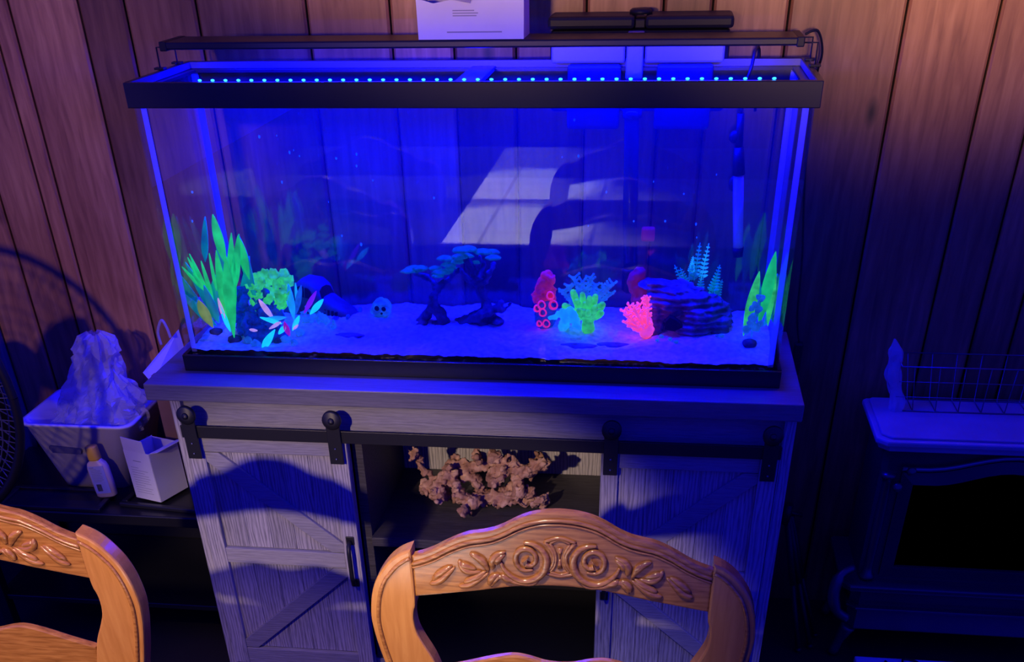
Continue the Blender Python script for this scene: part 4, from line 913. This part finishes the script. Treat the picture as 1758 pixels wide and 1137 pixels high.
# cardboard box beside the cabinet
cb = thing('cardboard_box', 'brown cardboard box with a raised flap squeezed beside the cabinet', 'box', (-.12, .25, BZ+.012))
x0, x1, y0, y1, z0, z1 = -.205, -.034, .225, .385, BZ+.013, .655
obj('front_panel', MB().box(x0, x1, y0, y0+.003, z0, z1), M['cardboard'], cb); obj('rear_panel', MB().box(x0, x1, y1-.003, y1, z0, z1), M['cardboard'], cb)
obj('side_panel', MB().box(x0, x0+.003, y0+.003, y1-.003, z0, z1), M['cardboard'], cb); obj('side_panel', MB().box(x1-.003, x1, y0+.003, y1-.003, z0, z1), M['cardboard'], cb)
obj('flap', quad(MB(), (x0+.002, y0, z1-.02), (x0+.045, y0-.005, z1-.075), (x1+.01, y0-.02, z1-.10), (x1-.0, y0, z1-.02), .002), M['cardboard'], cb)
q = [at(*v) for v in ()]
A_ = [at(245, 640, y=.225), at(262, 660, y=.225), at(318, 606, y=.34), at(306, 566, y=.34)]
obj('raised_flap', quad(MB(), A_[1], A_[2], A_[3], A_[0], .002), M['paper'], cb)['label'] = 'pale raised flap lit blue'
obj('handle_loop', MB().tube(catmull([at(277, 592, y=.3), at(271, 570, y=.3), at(277, 550, y=.3), at(286, 562, y=.3), at(293, 580, y=.3)], 5), .0035, 6), M['bagp'], cb)
# fan
fn = thing('round_fan', 'black round pedestal fan with a wire grille at the left edge', 'fan', (-.621, -.15, 0))
cx, cz, R0 = -.621, .748, .300; yf = -.15
p = MB(); p.tube([(cx+R0*math.cos(2*PI*i/48), yf, cz+R0*math.sin(2*PI*i/48)) for i in range(49)], .010, 8, cap=False); obj('outer_ring', p, M['blackp'], fn)
M['grille'] = mat('fan_wire', (.10,.10,.13), .3, .6, .3)
for side, yy in ((-1, -.05), (1, .05)):
    p = MB()
    for i in range(72):
        a = 2*PI*i/72; pr = [(cx+r*math.cos(a+.12*(1-r/R0)), yf+yy*(1-(r/R0)**3), cz+r*math.sin(a+.12*(1-r/R0))) for r in (.05, .12, .19, .25, .285, .300)]
        p.tube(pr, .0014, 4, cap=False)
    for r in (.10, .16, .22, .27): p.tube([(cx+r*math.cos(2*PI*i/36), yf+yy*(1-(r/R0)**3), cz+r*math.sin(2*PI*i/36)) for i in range(37)], .0016, 4, cap=False)
    obj('grille', p, M['grille'], fn)
obj('hub_cap', MB().lathe([(0,-.006),(.05,-.006),(.052,0),(.05,.004),(0,.004)], (cx, yf-.05, cz), 24, 'y'), M['blackp'], fn)
obj('motor', MB().lathe([(0,0),(.055,0),(.06,.03),(.05,.10),(.02,.13),(0,.13)], (cx, yf+.05, cz), 20, 'y'), M['blackp'], fn)
for k in range(3):
    a0 = 2*PI*k/3+.3; vs = []
    for i in range(7):
        r = .045+.21*i/6; w = .22+.35*math.sin(PI*min(1, .2+i/6*.7))
        for s_ in (-1, 1): vs.append((cx+r*math.cos(a0+s_*w), yf+s_*.016, cz+r*math.sin(a0+s_*w)))
    vs2 = [(x, y+.002, z) for x, y, z in vs]; fs = []
    for i in range(6): fs += [(2*i, 2*i+2, 2*i+3, 2*i+1), (14+2*i, 14+2*i+1, 14+2*i+3, 14+2*i+2), (2*i, 14+2*i, 16+2*i, 2*i+2), (2*i+1, 2*i+3, 17+2*i, 15+2*i)]
    obj('blade', MB().add(vs+vs2, fs, True), M['blackp'], fn)
obj('pole', MB().tube([(cx, yf+.06, .02), (cx, yf+.06, .70)], .012, 10), M['blackp'], fn)
obj('base', MB().lathe([(0,0),(.125,0),(.125,.012),(.05,.030),(.02,.05),(0,.05)], (cx, yf+.06, 0), 28), M['blackp'], fn)
# ------------------------------------------------------------------ right side: stove, wire basket, tripod
sv = thing('electric_stove', 'black fireplace style electric stove with arched door right of the cabinet', 'stove', (1.80, .26, 0))
SX0, SX1, SY0, SY1 = 1.478, 2.10, .140, .385
def oct_(x0, x1, y0, y1, c): return [(x0, y0+c), (x0+c, y0), (x1-c, y0), (x1, y0+c), (x1, y1-c*.4), (x1-c*.4, y1), (x0+c*.4, y1), (x0, y1-c*.4)]
p = MB(); p.prism(oct_(SX0, SX1, SY0, SY1, .022), .578, .592, 'xy', .004); p.prism(oct_(SX0+.010, SX1-.010, SY0+.010, SY1-.008, .02), .564, .578, 'xy', .003)
p.prism(oct_(SX0+.012, SX1-.012, SY0+.012, SY1-.010, .02), .592, .598, 'xy', .002)
obj('top_plate', p, noise_mat('dusty_enamel', [(.3,(.30,.30,.34)),(.7,(.42,.42,.46))], ns=9, rough=.4, spec=.6), sv)  # paler than the black body, colour standing in for blue tank light
p = MB(); p.prism(oct_(SX0+.030, SX1-.030, SY0+.040, SY1-.012, .012), .22, .564, 'xy', .002); obj('firebox', p, M['stove'], sv)
for x in (SX0+.048, SX1-.048):
    obj('corner_column', MB().lathe([(0,.225),(.017,.225),(.019,.232),(.012,.240),(.0105,.26),(.0125,.38),(.0105,.478),(.014,.488),(.017,.492),(.017,.500),(0,.502)], (x, SY0+.040, 0), 14), M['stove'], sv)
# arched door frame
ax0, ax1 = SX0+.075, SX1-.075; am = (ax0+ax1)/2
def arch(inset, n=16):
    a, b = ax0+inset, ax1-inset; out = [(a, .235+inset), (b, .235+inset)]
    for i in range(n+1):
        u = i/n; x = b+(a-b)*u; s_ = abs(2*u-1); z = .505+.035*(.5+.5*math.cos(PI*min(1, s_*1.25)))-inset; out.append((x, z))
    return out
oa, ia = arch(0), arch(.028); n = len(oa); y = SY0+.034
vs = [(x, y, z) for x, z in oa]+[(x, y-.004, z) for x, z in ia]+[(x, y+.012, z) for x, z in oa]+[(x, y+.012, z) for x, z in ia]
fs = []
for i in range(n): j = (i+1)%n; fs += [(i, j, n+j, n+i), (2*n+i, 3*n+i, 3*n+j, 2*n+j), (i, 2*n+i, 2*n+j, j), (n+i, n+j, 3*n+j, 3*n+i)]
dr = obj('door', MB().add(vs, fs), M['stove'], sv)
obj('glass', MB().prism(arch(.024), y+.006, y+.010), M['stoveglass'], dr)
ar = [(x, SY0+.026, z+.008) for x, z in arch(-.004)[2:]]
obj('arch_moulding', MB().tube(ar, .005, 8), mat('polished_iron', (.20,.20,.22), .25, .8, .5), sv)
obj('door_knob', MB().lathe([(0,-.016),(.009,-.016),(.011,-.010),(.006,0),(0,0)], (SX0+.090, SY0+.030, .515), 12, 'y').lathe([(0,-.016),(.009,-.016),(.011,-.010),(.006,0),(0,0)], (SX0+.068, SY0+.030, .475), 12, 'y'), M['stove'], sv)
p = MB(); p.prism(oct_(SX0-.012, SX1+.012, SY0+.0, SY1, .02), .205, .222, 'xy', .005); p.prism(oct_(SX0+.02, SX1-.02, SY0+.02, SY1, .02), .085, .205, 'xy', .004); p.prism(oct_(SX0+.012, SX1-.012, SY0+.005, SY1, .02), .150, .158, 'xy', .003)
obj('hearth_plinth', p, M['stove'], sv)
for x, s_ in ((SX0, -1), (SX1, 1)):
    p = MB(); p.tube(catmull([(x-s_*.012, SY0+.03, .255), (x+s_*.018, SY0+.01, .245), (x+s_*.030, SY0-.005, .205), (x+s_*.018, SY0-.012, .16), (x-s_*.012, SY0-.008, .135)], 4), [.010]*5+[.015]*7+[.012]*5, 8); obj('corner_scroll', p, M['stove'], sv)
    for yy in (SY0+.03, SY1-.03): obj('leg', MB().tube(catmull([(x-s_*.03, yy, .09), (x-s_*.015, yy, .05), (x-s_*.005, yy, .006)], 3), [.020,.018,.016,.013,.012,.013,.014], 8), M['stove'], sv)
# wire basket with plastic wrap on the stove top
wb = thing('wire_basket', 'thin steel wire basket standing on the black stove top', 'wire basket', (1.78, .33, .598))
p = MB(); bx0, bx1, by0, by1, z0, z1 = 1.530, 2.02, .285, .375, .600, .705
p.tube([(bx0, by0, z1), (bx1, by0, z1), (bx1, by1, z1), (bx0, by1, z1), (bx0, by0, z1)], .0016, 6); p.tube([(bx0+.02, by0+.01, z0), (bx1-.02, by0+.01, z0), (bx1-.02, by1-.01, z0), (bx0+.02, by1-.01, z0), (bx0+.02, by0+.01, z0)], .0016, 6)
obj('rim_wire', p, M['wire'], wb)
p = MB()
for i in range(9):
    u = (i+.5)/9; xa = bx0+(bx1-bx0)*u; xb = bx0+.02+(bx1-bx0-.04)*u
    p.tube([(xa, by0, z1), (xb, by0+.01, z0), (xb, by1-.01, z0), (xa, by1, z1)], .0012, 5)
for zz in (.635, .67): p.tube([(bx0, by0+.003, zz), (bx1, by0+.003, zz)], .0009, 5)
obj('mesh_wire', p, M['wire'], wb)
p = MB()
vs = []; n, m_ = 14, 20
a_, b_ = at(1545, 672, y=.30), at(1542, 547, y=.33)
for i in range(m_+1):
    u = i/m_; c = a_.lerp(b_, u); w = (.016 if u < .85 else .016*(1-(u-.85)/.17))*(1+.35*noise.noise(Vector((0, 0, u*6))))
    for j in range(n):
        th = 2*PI*j/n; k = 1+.5*noise.noise(Vector((math.cos(th)*2, math.sin(th)*2, u*5))); vs.append((c.x+w*k*math.cos(th)+.004*math.sin(u*9), c.y+w*.6*k*math.sin(th), c.z))
p.add(vs, [(i*n+j, i*n+(j+1)%n, (i+1)*n+(j+1)%n, (i+1)*n+j) for i in range(m_) for j in range(n)])
w_ = obj('plastic_wrap', p, M['bagp']); tag(w_, 'narrow upright twist of clear plastic wrap on the stove top', 'plastic wrap'); 
mz = min(v.co.z for v in w_.data.vertices); w_.location.z = .5985-mz
# dark folded tripod
tp = thing('folded_tripod', 'dark folded metal tripod leaning between cabinet and stove', 'tripod', (1.40, .2, 0))
top = at(1352, 885, y=.24)
for i, (px, y) in enumerate([(1372, .16), (1395, .18), (1410, .24)]):
    b_ = at(px, 1137, y=y); d = (b_-top); k = (top.z-.008)/(top.z-b_.z); b_ = top+d*k
    p = MB().tube([top+Vector((.004*i, 0, 0)), top.lerp(b_, .5)], .0085, 8).tube([top.lerp(b_, .48), b_], .0062, 8); lg = obj('leg', p, M['blackp'], tp)
    obj('rubber_foot', MB().ball(b_, .008, 8), M['blackp'], lg)
obj('head', MB().tube([top+Vector((-.004,0,-.02)), top+Vector((0,0,.03))], [.014, .011], 10).tube([top+Vector((-.02,0,.012)), top+Vector((.035,0,.002))], .005, 8), M['blackp'], tp)
# white hearth board
hb = obj('hearth_board', MB().box(1.53, 2.2, -.03, .135, .003, .022, .003), M['white']); tag(hb, 'white flat board on the floor in front of the black stove', 'board')
cc = obj('cable_loop', MB().tube(catmull([(1.60, .115, .0255), (1.62, .09, .0255), (1.66, .09, .0255), (1.68, .115, .0255), (1.655, .128, .0255), (1.64, .11, .031), (1.645, .06, .0255), (1.66, .02, .0255)], 5), .0028, 6), M['blackp']); tag(cc, 'thin black cable looped on the white board below the stove', 'cable')
# ------------------------------------------------------------------ dining chairs
CY = -.92; TH = .014
crest_top = [(0,.9535),(.02,.952),(.04,.947),(.055,.940),(.07,.931),(.085,.924),(.10,.920),(.115,.917),(.13,.911),(.145,.903),(.16,.894),(.175,.887),(.19,.882)]
crest_bot = [(0,.848),(.02,.8475),(.05,.845),(.08,.840),(.11,.834),(.14,.829),(.17,.824),(.19,.821)]
post_out = [(.190,.893),(.205,.886),(.219,.875),(.231,.860),(.241,.843),(.248,.822),(.2515,.800),(.2525,.780),(.249,.750),(.243,.720),(.236,.69),(.228,.66),(.218,.60),(.210,.54),(.206,.46)]
post_in = [(.172,.46),(.170,.54),(.166,.60),(.158,.66),(.163,.69),(.172,.72),(.184,.745),(.192,.765),(.1945,.785),(.193,.800),(.190,.815),(.190,.88)]
rail_top = [(0,.722),(.02,.724),(.04,.730),(.058,.733),(.075,.731),(.10,.724),(.13,.714),(.165,.704)]
rail_bot = [(0,.640),(.05,.642),(.10,.648),(.16,.655)]
def smooth(pts, n=4): return [(v.x, v.y) for v in catmull([(a, b, 0) for a, b in pts], n)]
def make_chair(cx, label):
    t = thing('dining_chair', label, 'chair', (0, CY, 0), 'carved oak dining chairs in front of the cabinet')
    ct = smooth(crest_top); cb_ = smooth(crest_bot)
    poly = [(x, z) for x, z in ct] + [(x, z) for x, z in cb_[::-1]]
    poly = poly + [(-x, z) for x, z in cb_[1:]] + [(-x, z) for x, z in ct[::-1][:-1]]
    cr = obj('crest_rail', MB().prism(poly, CY, CY+TH, 'xz', .0025), M['oak'], t)
    # moulded bead that follows the top edge
    bd = [(x, CY-.001, z-.0105) for x, z in ct]; bd = [(-x, y, z) for x, y, z in bd[::-1]][:-1]+bd
    obj('moulding', MB().tube(bd, .0028, 6), M['oak'], cr)
    bd2 = [(x, CY-.0005, z-.0165) for x, y, z in [(a, 0, b) for a, b in ct]]; bd2 = [(-x, y, z) for x, y, z in bd2[::-1]][:-1]+bd2
    obj('moulding', MB().tube(bd2, .0018, 6), M['oak'], cr)
    # carving: half coordinates (u right of centre, z)
    def cv(pts, n=5): return catmull([(x, CY-.0012, z) for x, z in pts], n)
    K = .000313; KZ = .000345
    def zc(zx, zy):
        x = (880-zx)*K; return (x, .9535-(zy+.052*(880-zx)*.5-52)*KZ-.002)
    S = []
    S.append(([(735,168),(772,172),(808,196),(826,235),(818,282),(785,316),(735,330),(690,314),(655,282),(640,250)], [.002,.0035,.0045,.005,.0055,.005,.0045,.004,.003,.002]))
    S.append(([(742,256),(762,262),(782,245),(778,212),(750,192),(718,200),(702,228),(708,262),(735,282),(772,280)], [.0045,.0035,.0035,.0035,.004,.004,.004,.0035,.003,.002]))
    S.append(([(740,234),(742,236)], [.0065,.0065]))
    S.append(([(800,310),(770,340),(700,335),(640,312),(615,330),(598,356)], [.002,.003,.0035,.0035,.004,.001]))
    for a in ([(340,352),(380,340),(420,305),(452,276)], [(462,358),(505,352),(550,325),(590,298)], [(470,246),(486,282),(520,296),(560,290)], [(515,216),(548,232),(575,262),(592,290)], [(610,282),(606,250),(625,222),(662,206)], [(590,352),(600,325),(618,308),(640,306)], [(500,336),(540,318),(575,300)], [(640,300),(665,320),(700,330)], [(352, 336), (400, 296), (440, 272)], [(484, 344), (528, 322), (580, 290)], [(536, 226), (566, 244), (588, 276)], [(470, 262), (500, 270), (540, 284)], [(620, 262), (632, 236), (660, 218)]):
        S.append((a, 'leaf'))
    for sgn in (-1, 1):
        p = MB()
        for pts, rad in S:
            q = [zc(*v) for v in pts]; c = cv([(-x*sgn, z) for x, z in q] if True else q, 4)
            if rad == 'leaf':
                m_ = len(c); rs = [.0008+.0044*math.sin(PI*(i/(m_-1))**.8)**.8 for i in range(m_)]
            else: rs = [rad[0]+(rad[-1]-rad[0])*0 if False else rad[min(len(rad)-1, int(i/4))]*(1-(i/4 % 1)) + rad[min(len(rad)-1, int(i/4)+1)]*(i/4 % 1) for i in range(len(c))]
            p.tube(c, rs, 8)
        # flatten the relief onto the face
        p.v = [(x, CY-.0005+(y-CY)*.95, z) for x, y, z in p.v]
        obj('carved_scroll', p, M['oak'], cr)
    p = MB()
    for k, rad in ((1, .0028), (.66, .0022)):
        top_w, waist, zt_, zb_, zm = .019*k, .0075*k, .913-.006*(1-k), .868+.006*(1-k), .889
        sideR = cv([(top_w, zt_), (waist*1.3, zm+.010), (waist, zm), (waist*1.3, zm-.010), (top_w*.95, zb_)], 4)
        arcT = cv([(-top_w, zt_), (0, zt_+.006), (top_w, zt_)], 4); arcB = cv([(-top_w*.95, zb_), (0, zb_-.004), (top_w*.95, zb_)], 4)
        for l in (sideR, [Vector((-v.x, v.y, v.z)) for v in sideR], arcT, arcB): p.tube(l, rad, 6)
    p.tube([(0, CY, .905), (0, CY-.001, .897), (0, CY, .889)], [.004, .002, .001], 6).tube([(0, CY, .876), (0, CY-.001, .882), (0, CY, .889)], [.004, .002, .001], 6)
    p.v = [(x, CY+(y-CY)*.75, z) for x, y, z in p.v]
    obj('carved_medallion', p, M['oak'], cr)
    po = smooth(post_out, 3); pi_ = smooth(post_in, 3)
    for sgn in (-1, 1):
        poly = [(x*sgn, z) for x, z in po+pi_]
        if sgn < 0: poly = poly[::-1]
        ps = obj('back_post', MB().prism(poly, CY-.003, CY+TH+.010, 'xz', .0030), M['oakz'], t)
        be = [(x*sgn-(.0105*sgn if z < .86 else .008*sgn), CY-.0042, z-(.008 if z > .86 else .003)) for x, z in po[2:]]
        obj('moulding', MB().tube(be, .0026, 8), M['oak'], ps)
    rt = smooth(rail_top); rb = smooth(rail_bot); poly = rt+rb[::-1]; poly = poly+[(-x, z) for x, z in rb[1:]]+[(-x, z) for x, z in rt[::-1][:-1]]
    obj('middle_rail', MB().prism(poly, CY+.001, CY+TH-.002, 'xz', .0025), M['oak'], t)
    obj('lower_rail', MB().box(-.172, .172, CY+.002, CY+TH-.004, .50, .55, .003), M['oak'], t)
    seat = [(-.225, CY+.01), (.225, CY+.01), (.25, CY-.20), (.245, CY-.40), (.12, CY-.44), (-.12, CY-.44), (-.245, CY-.40), (-.25, CY-.20)]
    obj('seat', MB().prism(smooth(seat+seat[:1], 4)[:-1], .435, .462, 'xy', .006), M['oak'], t)
    for sgn in (-1, 1):
        obj('leg', MB().tube([(sgn*.188, CY+.018, .0), (sgn*.190, CY+.015, .25), (sgn*.190, CY+.012, .46)], [.015,.018,.021], 8), M['oakz'], t)
        obj('leg', MB().tube(catmull([(sgn*.21, CY-.40, 0), (sgn*.20, CY-.385, .10), (sgn*.205, CY-.38, .28), (sgn*.215, CY-.37, .435)], 3), [.012,.012,.013,.014,.015,.016,.018,.02,.024,.026], 10), M['oakz'], t)
    obj('stretcher', MB().tube([(-.19, CY+.015, .2), (.19, CY+.015, .2)], .009, 8), M['oakz'], t)
    t.location.x = cx
    return t
ch1 = make_chair(.8785, 'carved honey oak dining chair in the middle foreground, whole crest rail visible')
def copy_tree(o, parent=None):
    c = o.copy(); C.objects.link(c); c.parent = parent
    for k in list(o.children): copy_tree(k, c)
    return c
ch2 = copy_tree(ch1); ch2.location.x = .0465
ch2['label'] = 'carved honey oak dining chair at the left foreground, cut off by the frame'
bpy.context.view_layer.update()
